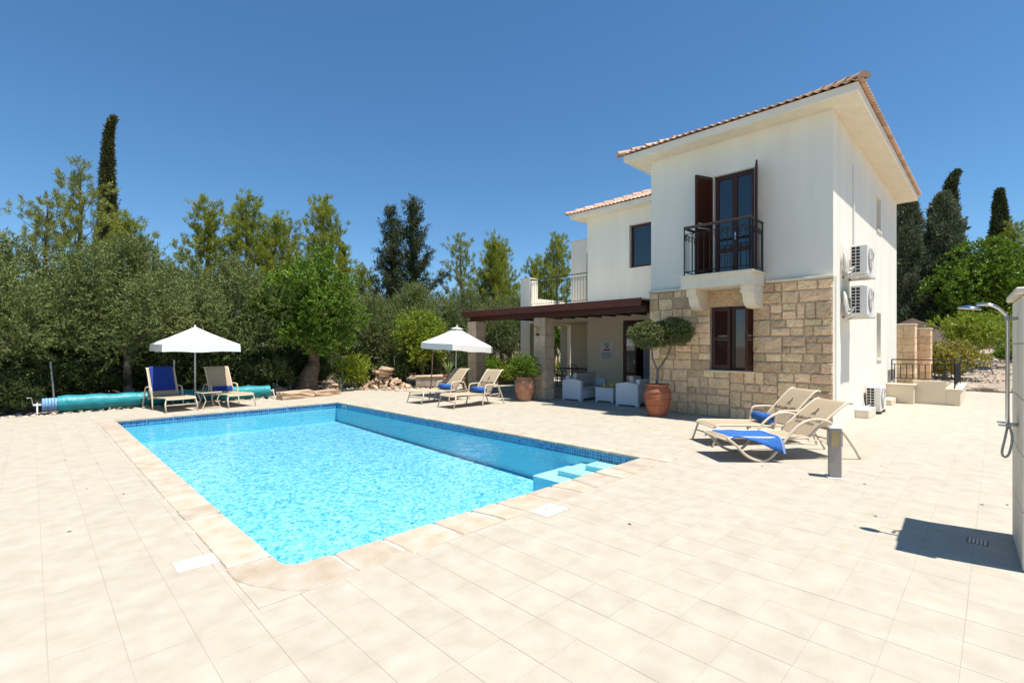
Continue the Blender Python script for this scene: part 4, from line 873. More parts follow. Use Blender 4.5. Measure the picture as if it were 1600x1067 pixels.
MB().tube([(-.09, .05, .0), (.09, .05, .0)], .016, 8).tube([(0, .0, .0), (0, .06, .0)], .014, 8).tube([(-.1, .05, .0), (-.1, .11, .0)], .008, 6).tube([(.1, .05, .0), (.1, .11, .0)], .008, 6).obj('mixer', 'chrome', t, smooth=True)
MB().tube(bez([(0, .055, -.02), (-.0, .07, -.12), (.0, .085, -.22), (0, .07, -.255), (0, .045, -.22), (0, .03, -.1), (0, .05, .02)], 8), .008, 8).obj('hose', 'steel_post', t, smooth=True)

# ------------------------------------------------------------------ bollard lights
t = empty('bollard_light', (6.96, 1.40, 0), R(22), 'square grey bollard light with amber lens in front of the loungers', 'bollard light', 'bollard lights')
MB().box(-.062, .062, -.062, .062, .012, .6).obj('post', 'bollard_grey', t, bevel=.004)
MB().add([(-.068, -.068, .6), (.068, -.068, .6), (.068, .068, .6), (-.068, .068, .6), (-.068, -.068, .612), (.068, -.068, .612), (.068, .068, .612), (-.068, .068, .612), (0, 0, .655)], [(0, 1, 2, 3), (0, 1, 5, 4), (1, 2, 6, 5), (2, 3, 7, 6), (3, 0, 4, 7), (4, 5, 8), (5, 6, 8), (6, 7, 8), (7, 4, 8)]).obj('cap', 'galv', t)
for k in range(4):
    M = Matrix.Rotation(k*PI/2, 4, 'Z'); f = MB().box(-.072, -.0625, -.042, .042, .39, .57).xf(M).obj('lens', 'amber_glass', t)
    MB().box(-.0745, -.0625, -.046, -.0425, .386, .574).box(-.0745, -.0625, .0425, .046, .386, .574).box(-.0744, -.0625, -.0425, .0425, .571, .5745).box(-.0744, -.0625, -.0425, .0425, .3855, .389).xf(M).obj('lens_frame', 'bollard_grey', t)
MB().box(-.09, .09, -.09, .09, .0, .011).obj('base_plate', 'galv', t, bevel=.002)
for x, y in ((-.075, -.075), (.075, -.075), (-.075, .075), (.075, .075)): MB().lathe([(0, .018), (.007, .018), (.007, .01), (0, .01)], 6, (x, y, 0)).obj('bolt', 'steel_post', t)
t = empty('bollard_light', (8.05, 17.0, -.05), 0, 'short cream bollard light beside the carob trunk', 'bollard light', 'bollard lights')
MB().box(-.055, .055, -.055, .055, 0, .42).obj('post', 'frame_cream', t, bevel=.005); MB().lathe([(0, .5), (.05, .48), (.065, .42), (0, .419)], 14).obj('cap', 'galv', t); MB().box(-.057, -.0555, -.035, .035, .24, .39).obj('lens', 'amber_glass', t)

# ------------------------------------------------------------------ patio furniture
def arm_panel(mb, x0, x1, y0, y1, h, axis='x'):
    # an end panel with a bowed top and a raised foot
    n = 8
    if axis == 'x': pr = [(y0, 0), (y0+.07, 0), (y0+.09, .04), (y1-.09, .04), (y1-.07, 0), (y1, 0)]+[(y1+(y0-y1)*k/n, h-.05+.05*math.sin(PI*k/n)) for k in range(n+1)]; mb.prism(pr, 'x', x0, x1)
    return mb
def resin_seat(loc, rz, L, label, name, nc):
    t = empty(name, loc, rz, label, 'sofa' if nc > 1 else 'armchair'); D = .68
    # local: x along the seat, y from back (0) to front (D)
    for a, b in ((0, .13), (L-.13, L)): o = arm_panel(MB(), a, b, 0, D, .64).obj('arm', 'resin_white', t, bevel=.008)
    MB().box(.131, L-.131, .02, .15, .10, .72).obj('backrest', 'resin_white', t, bevel=.02, seg=2); MB().box(.132, L-.132, .151, D-.03, .06, .30).obj('seat_base', 'resin_white', t, bevel=.01)
    w = (L-.28)/nc
    for k in range(nc):
        MB().box(.14+k*w+.004, .14+(k+1)*w-.004, .16, D-.01, .302, .40).obj('seat_cushion', 'cushion', t, bevel=.03, seg=3)
        b = MB().box(-w/2+.01, w/2-.01, -.07, .07, 0, .40); b.xf(Matrix.Translation((.14+(k+.5)*w, .24, .41)) @ Matrix.Rotation(R(-14), 4, 'X') @ Matrix.Rotation(R(4-8*k), 4, 'Y')); b.obj('back_cushion', 'cushion', t, bevel=.045, seg=3)
    return t
resin_seat((12.66, 9.22, 0), PI, 1.36, 'white resin two seat sofa with grey cushions under the pergola', 'loveseat', 2)
resin_seat((11.22, 6.62, 0), 0, .76, 'white resin armchair with its back to the stone wall corner', 'armchair', 1)
t = empty('coffee_table', (11.9, 7.93, 0), 0, 'low white resin coffee table between the sofa and armchair', 'table')
for a, b in ((-.3, -.285), (.285, .3)): MB().prism([(-.3, 0), (-.24, 0), (-.22, .04), (.22, .04), (.24, 0), (.3, 0), (.3, .39), (-.3, .39)], 'x', a, b).obj('side_panel', 'resin_white', t)
MB().box(-.284, .284, -.3, -.28, .04, .39).box(-.284, .284, .28, .3, .04, .39).obj('apron', 'resin_white', t); MB().box(-.32, .32, -.32, .32, .391, .42).obj('top', 'resin_white', t, bevel=.008)
for k, (x, y) in enumerate(((11.72, 8.0), (11.82, 7.8), (11.95, 7.93))):
    t = empty('tumbler', (x, y, .421), 0, ('yellow tumbler on the coffee table nearest the sofa', 'yellow tumbler on the coffee table nearest the armchair', 'yellow tumbler in the middle of the coffee table')[k], 'glass', 'yellow tumblers on the coffee table')
    MB().lathe([(0, 0), (.032, 0), (.04, .12), (.036, .12), (.03, .012), (0, .012)], 14).obj('glass', 'yellow_glass', t, smooth=True)
    MB().tube([(.01, 0, .05), (.03, .01, .18)], .003, 5).obj('straw', 'yellow_glass', t)
t = empty('dining_table', (15.35, 11.75, 0), 0, 'black wrought iron dining table on the veranda', 'table')
MB().box(-.45, .45, -.8, .8, .70, .73).obj('top', 'iron', t)
for x in (-.38, .38):
    for y in (-.7, .7): MB().tube([(x, y, 0), (x, y, .7)], .018, 6).obj('leg', 'iron', t)
def iron_chair(loc, rz, label):
    t = empty('iron_chair', loc, rz, label, 'chair', 'wrought iron chairs on the veranda')
    MB().box(-.2, .2, -.2, .2, .43, .455).obj('seat', 'iron', t)
    for x in (-.19, .19):
        MB().tube([(x, .19, 0), (x, .19, .43)], .012, 5).obj('leg', 'iron', t); MB().tube([(x, -.19, 0), (x, -.2, .45), (x, -.26, .85)], .012, 5).obj('rear_leg', 'iron', t)
        MB().tube([(x, -.22, .62), (x, .05, .64), (x, .17, .6), (x, .19, .45)], .012, 5).obj('arm', 'iron', t)
    mb = MB().tube(bez([(-.19, -.26, .85), (0, -.275, .93), (.19, -.26, .85)], 5), .012, 5)
    for x in (-.11, -.04, .04, .11): mb.tube([(x, -.205, .46), (x, -.27, .88)], .007, 4)
    for x in (-.075, .075): mb.tube([(x+.035*math.cos(q), -.245, .72+.035*math.sin(q)) for q in [k*PI/4 for k in range(8)]], .006, 4, closed=True)
    mb.obj('backrest', 'iron', t); return t
iron_chair((14.72, 12.1, 0), R(-90), 'black iron chair at the veranda table, nearest the stone column'); iron_chair((14.72, 11.3, 0), R(-90), 'black iron chair at the veranda table, nearest the sofa')
iron_chair((15.35, 12.85, 0), R(180), 'black iron chair at the far end of the veranda table'); iron_chair((15.4, 10.78, 0), 0, 'black iron chair at the veranda table end by the wing wall')
t = empty('notice_board', (WX, 9.68, 1.43), 0, 'white notice with red line on the beige patio wall', 'sign')
MB().box(-.012, -.001, -.275, .275, -.31, .31).obj('panel', 'sign_white', t)
def sign_text(s, size, z, m, y=0):
    me = text_mesh('lettering', s, size, m); me.transform(Matrix(((0, 0, -1, -.0145), (-1, 0, 0, y), (0, 1, 0, z), (0, 0, 0, 1)))); link('lettering', me, t)
sign_text('14', .17, .10, 'print'); MB().box(-.0145, -.0125, -.12, .12, .235, .265).obj('heading', 'louvre', t); MB().box(-.0145, -.0125, -.13, .13, .01, .07).obj('red_line', 'sign_red', t)
for k, w in enumerate((.22, .23, .24, .21, .23, .12)): MB().box(-.0145, -.0125, -w, w, -.075-k*.04, -.058-k*.04).obj('text_line', 'louvre', t)

# ------------------------------------------------------------------ terracotta urns
def urn(loc, s, label, m='terracotta_pot'):
    t = empty('terracotta_urn', loc, 0, label, 'urn', 'terracotta urns')
    pr = [(0, 0), (.19, 0), (.20, .02), (.235, .12), (.285, .30), (.305, .44), (.30, .54), (.27, .62), (.235, .665), (.23, .68), (.262, .69), (.27, .71), (.265, .73), (.235, .73), (.215, .70), (.20, .66), (0, .655)]
    o = smooth_angle(MB().lathe([(r*s, z*s) for r, z in pr], 36).obj('body', m, t), 40)
    for z, r in ((.56, .297), (.40, .304), (.26, .276)): MB().tube([(s*(r+.002)*math.cos(q), s*(r+.002)*math.sin(q), s*(z+.008*math.sin(q*9))) for q in [k*PI/24 for k in range(48)]], .008*s, 5, closed=True).obj('relief_band', m, t, smooth=True)
    MB().lathe([(0, .66*s), (.2*s, .66*s), (.0, .675*s)], 16).obj('soil', 'earth', t); return t
urn((10.22, 5.52, 0), 1.0, 'large terracotta urn holding the two headed topiary by the stone wall')
urn((10.30, 9.83, 0), .96, 'carved terracotta urn with flowering shrub beside the stone column', 'terracotta_worn')
urn((10.65, 13.95, 0), .80, 'terracotta urn with aloe behind the shaded lounger', 'terracotta_worn'); urn((11.55, 14.0, 0), .72, 'small terracotta urn at the foot of the far stone column', 'terracotta_worn')

# ------------------------------------------------------------------ plants
def nrmz(a): return a/np.maximum(np.linalg.norm(a, axis=1, keepdims=True), 1e-6)
def leaf_mesh(name, P, D, L, Wd, m):
    n = len(P); S = nrmz(np.cross(D, rng.normal(size=(n, 3)))); L = np.broadcast_to(L, n)[:, None]; Wd = np.broadcast_to(Wd, n)[:, None]
    Nn = np.cross(D, S); mid = P+D*L*.5+Nn*L*.06
    Vv = np.stack([P, mid+S*Wd*.5, P+D*L, mid-S*Wd*.5], 1).reshape(-1, 3).astype(np.float32)
    me = bpy.data.meshes.new(name); me.vertices.add(4*n); me.loops.add(4*n); me.polygons.add(n)
    me.vertices.foreach_set('co', Vv.ravel()); me.loops.foreach_set('vertex_index', np.arange(4*n, dtype=np.int32))
    me.polygons.foreach_set('loop_start', np.arange(0, 4*n, 4, dtype=np.int32)); me.polygons.foreach_set('loop_total', np.full(n, 4, dtype=np.int32))
    me.update(calc_edges=True); me.materials.append(MATS[m]); return me
def sprigs(lobes, ns, k, sl, L, Wd, up=.3, spread=1., shell=.22, rand=.5, low=-.75):
    C = np.array([l[:3] for l in lobes]); Rr = np.array([l[3:6] if len(l) > 4 else (l[3],)*3 for l in lobes]); w = Rr.mean(1)**2; w /= w.sum()
    i = rng.choice(len(lobes), ns, p=w); u = nrmz(rng.normal(size=(ns, 3))); f = u[:, 2] < low; u[f, 2] *= -1
    rho = 1-np.abs(rng.normal(0, shell, ns)); rho = np.clip(rho, .05, 1.05)
    B = C[i]+u*Rr[i]*rho[:, None]; D = nrmz(u*.8+np.array([0, 0, up])+rng.normal(0, rand, (ns, 3))*.6)
    ln = sl*rng.uniform(.6, 1.3, ns); tt = (np.arange(k)+.3)/k
    P = (B[:, None, :]+D[:, None, :]*(ln[:, None]*tt[None])[:, :, None]).reshape(-1, 3); DD = np.repeat(D, k, 0)
    DD = nrmz(DD*.75+nrmz(rng.normal(size=DD.shape))*spread); n = len(P)
    return P, DD, L*rng.uniform(.7, 1.25, n), Wd*rng.uniform(.75, 1.2, n)
def limb(mb, a, b, r0, r1, n=7, bend=.12, seg=6):
    a, b = Vector(a), Vector(b); d = b-a; L = d.length; mid1 = a+d*.35+Vector((random.uniform(-1, 1), random.uniform(-1, 1), .3))*bend*L; mid2 = a+d*.7+Vector((random.uniform(-1, 1), random.uniform(-1, 1), .2))*bend*L*.6
    P = bez([a, mid1, mid2, b], 4); mb.tube(P, [r0+(r1-r0)*i/(len(P)-1) for i in range(len(P))], n); return P
def crown_lobes(cx, cy, cz, rx, ry, rz, n, r0, r1, seed, qr=(.5, 1.0)):
    rd = random.Random(seed); out = []
    for k in range(n):
        z = 1-2*(k+.5)/n; a = k*2.399963+rd.uniform(-.4, .4); s = math.sqrt(1-z*z); q = rd.uniform(*qr); r = rd.uniform(r0, r1)
        out.append((cx+s*math.cos(a)*rx*q, cy+s*math.sin(a)*ry*q, cz+z*rz*q, r, r, r*rd.uniform(.75, 1.1)))
    for k in range(max(2, n//5)): out.append((cx+rd.uniform(-.4, .4)*rx, cy+rd.uniform(-.4, .4)*ry, cz+rd.uniform(-.4, .4)*rz, r1, r1, r1))
    return out
def make_tree(name, label, cat, loc, lobes, ns, k, sl, L, Wd, m, trunk_r, trunk_top, group=None, bark='bark_grey', nl=7, trunk_lean=(0, 0), **kw):
    t = empty(name, loc, random.uniform(0, 6.28), label, cat, group)
    P, D, l, w = sprigs(lobes, ns, k, sl, L, Wd, **kw); link('crown', leaf_mesh('crown', P, D, l, w, m), t)
    mb = MB(); top = Vector((trunk_lean[0], trunk_lean[1], trunk_top)); limb(mb, (0, 0, -.05), top, trunk_r, trunk_r*.7, 9, .06)
    for q in random.sample(lobes, min(nl, len(lobes))): limb(mb, top-Vector((0, 0, .1)), q[:3], trunk_r*.5, trunk_r*.12, 6, .12)
    mb.obj('trunk', bark, t, smooth=True); return t
def olive(seed, H, Wd, ns):
    random.seed(seed); c = H*.60
    lb = crown_lobes(0, 0, c, Wd/2, Wd/2, H*.40, 36, .30, .58, seed)
    rd = random.Random(seed+5)       # upright shoots on top
    for k in range(22): a = rd.uniform(0, 6.28); q = rd.uniform(0, .95); lb.append((q*Wd/2*math.cos(a), q*Wd/2*math.sin(a), H*(.97-.25*q*q), .12, .12, rd.uniform(.3, .62)))
    return lb
OG = 'olive trees behind the pool fence'
def olive_tree(seed, H, Wd, ns, loc, label):
    return make_tree('olive_tree', label, 'tree', loc, olive(seed, H, Wd, ns), ns, 13, .36, .082, .026, 'olive_leaf', .13, H*.34, OG, up=.45, spread=.62, shell=.2, rand=.5)
o1 = olive_tree(1, 4.2, 4.2, 5600, (2.0, 17.75, -.05), 'broad olive tree with a visible trunk right above the teal pool cover')
o2 = olive_tree(2, 4.1, 4.0, 5600, (-1.0, 17.7, -.05), 'tall olive tree at the left edge of the photo')
o3 = olive_tree(3, 4.05, 3.8, 5000, (4.75, 18.0, -.05), 'dense olive tree just left of the bright green carob')
dup(o3, (0.6, 20.9, -.05), 1.0, 'olive tree set back between the two leftmost olives', .86); dup(o1, (3.5, 20.4, -.05), 2.6, 'olive tree with upright shoots behind the left parasol', .92)
dup(o2, (10.3, 18.9, -.05), .6, 'olive tree to the right of the carob, behind the rubble heap', .82); dup(o1, (12.6, 18.8, -.05), 4.0, 'olive tree behind the yellow green citrus', .95)
dup(o3, (14.6, 17.9, -.05), 5.1, 'olive tree right behind the far end of the pergola', .95); dup(o2, (8.4, 20.6, -.05), 3.3, 'olive tree rising behind the carob on its right side', .78)
dup(o1, (16.1, 16.3, -.05), 1.7, 'silvery olive tree seen between the two stone columns', .84); dup(o3, (6.7, 20.4, -.05), 2.2, 'olive tree hidden mostly behind the carob crown', .98)
dup(o2, (-3.6, 19.6, -.05), 2.9, 'olive tree partly cut off by the left frame edge', 1.0)
dup(o1, (-2.6, 22.3, -.05), .9, 'olive tree behind the leftmost olives', .84); dup(o3, (-5.6, 18.6, -.05), .2, 'olive tree beyond the left frame edge', 1.1)
# undergrowth along the fence
SG = 'shrubs along the pool fence'
def shrub(seed, H, Wd, ns, loc, label, m='shrub_leaf', L=.07, w=.035, grp=SG, name='shrub', k=9, low=-.3):
    random.seed(seed); lb = crown_lobes(0, 0, H*.5, Wd/2, Wd/2, H*.46, 14, H*.16, H*.30, seed)
    return make_tree(name, label, 'shrub', loc, lb, ns, k, .22, L, w, m, .03, H*.2, grp, nl=6, up=.35, spread=.8, shell=.25, low=low)
s1 = shrub(21, 1.45, 2.0, 3000, (-1.3, 17.7, -.06), 'dark leafy shrub at the left frame edge by the terrace'); s2 = shrub(22, 1.35, 2.0, 3000, (.4, 17.8, -.06), 'dark shrub behind the leaning fence post'); s3 = shrub(23, 1.5, 1.9, 3000, (3.4, 17.8, -.06), 'dark shrub behind the left parasol pole')
for k, (src, x, y, s, lab) in enumerate(((s3, 1.5, 18.3, 1.0, 'dark shrub in the shade behind the middle of the pool cover'), (s1, 4.6, 17.9, 1.0, 'dark shrub behind the brown lounger'), (s2, 5.6, 17.8, 1.05, 'dark shrub just left of the carob trunk'),
        (s3, 7.9, 18.7, .95, 'dark shrub behind the short cream bollard'), (s1, 9.3, 18.4, .9, 'dark shrub behind the small bright bush'), (s2, 10.6, 17.7, .9, 'dark shrub behind the rubble heap'), (s3, 12.3, 17.3, .95, 'dark shrub under the citrus tree'), (s1, 13.6, 16.6, 1.0, 'dark shrub behind the far stone column'),
        (s2, 14.9, 15.3, .8, 'low dark shrub to the right of the far column'), (s1, 6.7, 18.9, 1.0, 'dark shrub in the gap behind the carob trunk'), (s2, -2.9, 17.4, 1.05, 'dark shrub beyond the left frame edge'), (s1, -.45, 16.75, .62, 'low dark shrub left of the reel crank'), (s3, -2.0, 16.6, .7, 'low dark shrub at the left corner of the terrace'), (s3, -4.4, 17.6, 1.1, 'dark shrub far beyond the left frame edge'), (s2, -1.5, 19.4, 1.15, 'dark shrub under the tall left olive'), (s1, .9, 18.9, 1.1, 'dark shrub between the left olive trunks'), (s2, 3.9, 18.9, 1.1, 'dark shrub behind the left parasol canopy'), (s3, 2.5, 18.6, .9, 'dark shrub behind the olive trunk'))):
    dup(src, (x, y, -.06), k*1.3, lab, s)
# the carob in its stone kerbed bed
random.seed(5)
car = make_tree('carob_tree', 'bright green carob tree with thick gnarled trunk in a stone kerbed bed', 'tree', (6.85, 16.75, .05), crown_lobes(0, 0, 3.1, 1.35, 1.35, 1.5, 30, .24, .46, 8, (.55, 1.15))+[(1.2, -.9, 2.55, .38), (.9, -.6, 1.75, .33), (-.8, -.5, 2.0, .38), (.2, -.8, 1.65, .28), (-1.1, .4, 3.0, .4)], 3300, 11, .24, .085, .055, 'carob_leaf', .12, 1.6, None, 'bark', 9, up=.25, spread=.9, shell=.26, low=-.9)
car.rotation_euler = (0, 0, 0)
mb = MB(); P = bez([(-.06, 0, -.1), (-.08, .0, .25), (-.02, .0, .6), (.13, 0, .95), (.15, 0, 1.25), (.02, 0, 1.75)], 5); mb.tube(P, [.36, .35, .34, .33, .32, .31, .31, .31, .30, .29, .28, .27, .25, .23, .20, .18, .16, .15, .15, .14, .13, .13, .12, .12, .11, .10][:len(P)], 14)
for i, v in enumerate(mb.v):
    a = i % 14; q = .025*math.sin(a*2.7+v[2]*5)+.02*math.sin(a*1.3+v[2]*11); mb.v[i] = (v[0]*(1+q*2), v[1]*(1+q*2), v[2])
mb.obj('bole', 'bark', car, smooth=True)
kb = empty('stone_kerb', (6.3, 15.3, 0), R(8), 'long rough hewn pale stone kerb in front of the carob', 'kerb stones')
for x0, x1, hh, dy in ((-1.05, -.02, .22, 0), (0, .95, .17, .03)):
    bm = bmesh.new(); bmesh.ops.create_cube(bm, size=1); bmesh.ops.subdivide_edges(bm, edges=bm.edges, cuts=3, use_grid_fill=True); rd = random.Random(int(x1*10))
    for v in bm.verts: v.co = Vector(((x0+x1)/2+v.co.x*(x1-x0-.02)+rd.uniform(-.018, .018), dy+v.co.y*.42+rd.uniform(-.025, .025), hh/2+v.co.z*hh+(rd.uniform(-.015, .02) if v.co.z > 0 else 0)))
    me = bpy.data.meshes.new('kerb_stone'); bm.to_mesh(me); bm.free(); me.materials.append(MATS['rock']); link('kerb_stone', me, kb)
# rubble heap
rp = empty('rubble_heap', (9.45, 16.35, 0), R(-35), 'heap of broken tan stones topped by two flat slabs', 'stone heap')
RM = [rock_mesh('stone', 'rock', 300+k, 1, 1, .75, .5) for k in range(8)]; rd = random.Random(4)
for k in range(120):
    a = rd.uniform(0, 6.28); q = math.sqrt(rd.random()); hgt = .58*(1-q)**.8; o = link('stone', RM[k % 8], rp); s = rd.uniform(.13, .30)*(1.05-.3*q)
    o.location = (q*1.05*math.cos(a), q*.72*math.sin(a), max(.03, hgt*rd.uniform(.75, 1))); o.rotation_euler = (rd.uniform(-.5, .5), rd.uniform(-.5, .5), rd.uniform(0, 6.28)); o.scale = (s, s, s)
for (x, y, z, sx, sy, sz, ang) in ((-.05, 0, .60, .75, .5, .14, .2), (.05, .02, .73, .62, .42, .24, -.1), (-.3, -.1, .66, .28, .2, .1, .5)):
    o = link('slab', rock_mesh('slab', 'rock', int(z*100), 2, 1, 1, 1), rp); o.location = (x, y, z); o.scale = (sx, sy, sz); o.rotation_euler = (0, .05, ang)
# stone trough, rocks and small garden plants
t = empty('stone_trough', (11.0, 15.45, 0), R(-32), 'weathered stone trough behind the right parasol', 'trough')
MB().box(-.62, .62, -.24, .24, .06, .42).obj('body', 'rock_grey', t, bevel=.03, seg=2); MB().box(-.66, .66, -.28, .28, .421, .48).obj('rim', 'rock', t, bevel=.02, seg=2); MB().box(-.5, -.3, -.2, .2, 0, .059).box(.3, .5, -.2, .2, 0, .059).obj('foot', 'rock_grey', t)
for k, (x, y, s, lab) in enumerate(((14.3, 15.0, .55, 'flat tan boulder by the path between the columns'), (6.0, 17.3, .6, 'tan boulder left behind the carob trunk'), (8.0, 17.7, .55, 'tan boulder right behind the carob trunk'), (29.5, .35, .6, 'flat brown rock on the gravel bank under the small tree'))):
    o = link('boulder', rock_mesh('boulder', 'rock', 70+k, 2, 1.3, .9, .6)); o.location = (x, y, .1*s+(bankz(x, y) if x > 24 else 0)); o.scale = (s,)*3; tag(o, lab, 'rock', 'boulders')
lem = make_tree('citrus_tree', 'yellow green citrus tree behind the right parasol', 'tree', (11.3, 16.5, -.05), crown_lobes(0, 0, 2.0, 1.05, 1.05, 1.15, 16, .28, .5, 31), 1500, 9, .24, .085, .045, 'lemon_leaf', .05, 1.0, None, up=.35, spread=.85)
shrub(32, 1.25, .7, 520, (8.45, 16.75, -.05), 'small bright green bush beside the rubble heap', 'lemon_leaf', .07, .035, 'bright garden shrubs')
shrub(33, 1.0, 1.3, 900, (13.6, 15.3, -.05), 'green garden shrub right of the far stone column', 'carob_leaf', .07, .03, 'bright garden shrubs'); shrub(34, .8, 1.0, 600, (14.2, 14.6, -.05), 'low green plant by the path near the veranda pillar', 'lemon_leaf', .06, .03, 'bright garden shrubs')
shrub(35, .55, .68, 800, (10.30, 9.83, .60), 'flowering green shrub growing in the carved urn', 'carob_leaf', .05, .026, 'potted plants', 'potted_shrub')
def aloe(loc, n, L, label):
    t = empty('aloe_plant', loc, 0, label, 'plant', 'potted plants')
    for k in range(n):
        a = k*2.4; tl = .25+.5*(k/n); P = bez([(0, 0, 0), (math.cos(a)*L*.3*tl, math.sin(a)*L*.3*tl, L*.5), (math.cos(a)*L*.75*tl, math.sin(a)*L*.75*tl, L*.95*(1-.2*tl))], 4); MB().tube(P, [.028, .03, .03, .028, .024, .02, .014, .008, .003], 5).obj('leaf', 'aloe_leaf', t, smooth=True)
aloe((10.65, 13.95, .52), 12, .6, 'spiky aloe growing in the urn behind the shaded lounger'); aloe((11.35, 13.55, 0), 10, 1.0, 'tall upright succulent against the far stone column'); aloe((11.55, 14.0, .46), 9, .4, 'small spiky plant in the little urn by the far column')
# topiary
t = empty('topiary_tree', (10.22, 5.52, .64), 0, 'two headed clipped olive topiary in the large terracotta urn', 'topiary')
mb = MB(); st = Vector((0, 0, .42)); limb(mb, (0, 0, 0), st, .035, .032, 8, .04); A = Vector((-.13, .16, 1.12)); B = Vector((.24, -.26, 1.18))
limb(mb, st-Vector((0, 0, .02)), A, .026, .016, 7, .05); limb(mb, st-Vector((0, 0, .02)), B, .026, .016, 7, .1); mb.obj('trunk', 'bark_grey', t, smooth=True)
for c, r in (((-.13, .16, 1.2), (.30, .34, .27)), ((.24, -.28, 1.28), (.33, .37, .27))):
    lb = [(*c, *r)]+[(c[0]+random.uniform(-.7, .7)*r[0], c[1]+random.uniform(-.7, .7)*r[1], c[2]+random.uniform(-.5, .5)*r[2], .12, .12, .1) for k in range(10)]
    P, D, l, w = sprigs(lb, 2200, 8, .09, .05, .021, up=.2, spread=.9, shell=.15, low=-.9); link('crown', leaf_mesh('crown', P, D, l, w, 'topiary_leaf'), t)

# ------------------------------------------------------------------ pines and conifers behind
def pine_parts(seed, H, Wd, base=.3, tufts=1.0, mleaf='pine_leaf', up=.55):
    rd = random.Random(seed); r2 = np.random.default_rng(seed); mb = MB(); P0 = []; D0 = []
    lean = Vector((rd.uniform(-.06, .06)*H, rd.uniform(-.06, .06)*H, H*.97)); trunk = bez([(0, 0, 0), lean*.35+Vector((rd.uniform(-.2, .2), rd.uniform(-.2, .2), 0)), lean*.7, lean], 5)
    mb.tube(trunk, [.02*H*(1-.88*i/(len(trunk)-1)) for i in range(len(trunk))], 7); nb = int(30*tufts)+8
    for k in range(nb):
        f = base+(1-base)*((k+rd.random())/nb); i = f*(len(trunk)-1); i0 = min(int(i), len(trunk)-2); p = trunk[i0].lerp(trunk[i0+1], i-i0)
        a = k*2.4+rd.uniform(-.5, .5); ln = Wd/2*(1.08-f)**.62*rd.uniform(.65, 1.15)*1.25; ev = up*(.5+.9*f)+rd.uniform(-.15, .25)
        d = Vector((math.cos(a), math.sin(a), ev)).normalized(); e_ = p+d*ln+Vector((0, 0, .16*ln)); br = bez([p, p+d*ln*.5, e_], 4); mb.tube(br, [.028*(1-.8*q/(len(br)-1))*(.4+ln*.3) for q in range(len(br))], 4, caps=False)
        nt_ = max(4, int(ln*11*tufts))
        for q in range(nt_):
            s = .3+.7*(q+rd.random())/nt_; j = s*(len(br)-1); j0 = min(int(j), len(br)-2); c = br[j0].lerp(br[j0+1], j-j0); off = Vector((rd.gauss(0, 1), rd.gauss(0, 1), rd.gauss(.45, .8)))*(.15+.14*ln*.4)
            P0.append(c+off); D0.append((d*.6+off.normalized()*.5+Vector((0, 0, .75))).normalized())
    P0 = np.array([p[:] for p in P0]); D0 = np.array([p[:] for p in D0]); k = 42; n = len(P0)
    P = np.repeat(P0, k, 0)+r2.normal(0, .042, (n*k, 3))+np.repeat(D0, k, 0)*r2.uniform(-.12, .16, (n*k, 1)); D = nrmz(np.repeat(D0, k, 0)+r2.normal(0, .5, (n*k, 3)))
    return leaf_mesh('crown', P, D, r2.uniform(.14, .26, n*k), r2.uniform(.018, .034, n*k), mleaf), mb.mesh('trunk', 'bark', smooth=True)
PG = 'pines beyond the olive hedge'
def pine(parts, loc, label, s=1, rz=0, name='pine_tree', grp=PG):
    t = empty(name, loc, rz, label, 'tree', grp); t.scale = (s,)*3 if not hasattr(s, '__len__') else s; link('crown', parts[0], t); link('trunk', parts[1], t); return t
pA = pine_parts(41, 10, 4.6, .38, .62, 'pine_grey'); pB = pine_parts(42, 10.5, 4.6, .30, 1.15); pC = pine_parts(43, 9, 3.8, .28, 1.1)
pine(pA, (1.75, 32.2, -.1), 'sparse pine standing just left of the tall cypress', 1.05, .4); pine(pA, (.3, 30.4, -.1), 'small sparse pine leftmost on the skyline', .86, 2.4); pine(pC, (4.2, 34.0, -.1), 'yellow green pine in front of the foot of the tall cypress', .98, 1.0)
pine(pB, (7.5, 34.8, -.1), 'bushy pine leftmost of the middle group', 1.0, .3); pine(pB, (9.5, 32.9, -.1), 'tallest pine of the middle group above the left parasol', 1.04, 2.6); pine(pC, (10.9, 33.2, -.1), 'pine just right of the tallest middle pine', 1.12, 4.1)
pine(pA, (12.9, 36.2, -.1), 'slender pine showing in the gap above the carob', 1.05, 1.3); pine(pB, (13.1, 29.3, -.1), 'yellow green pine rising directly behind the carob', 1.0, 5.0); pine(pC, (17.2, 32.0, -.1), 'small pine left of the two dark firs', .82, .2)
pine(pA, (18.9, 23.4, -.1), 'sparse pine right of the two dark firs', .86, 3.2); pine(pC, (20.5, 22.6, -.1), 'pine above the far end of the pergola', .93, 2.0); pine(pC, (22.3, 23.2, -.1), 'pine left of the roof terrace pillar', .93, 5.5); pine(pB, (22.9, 19.5, -.1), 'pine seen above the roof terrace railing', .80, 1.1); pine(pB, (25.2, 22.6, -.1), 'pine behind the roof terrace pillar', .74, 3.0)
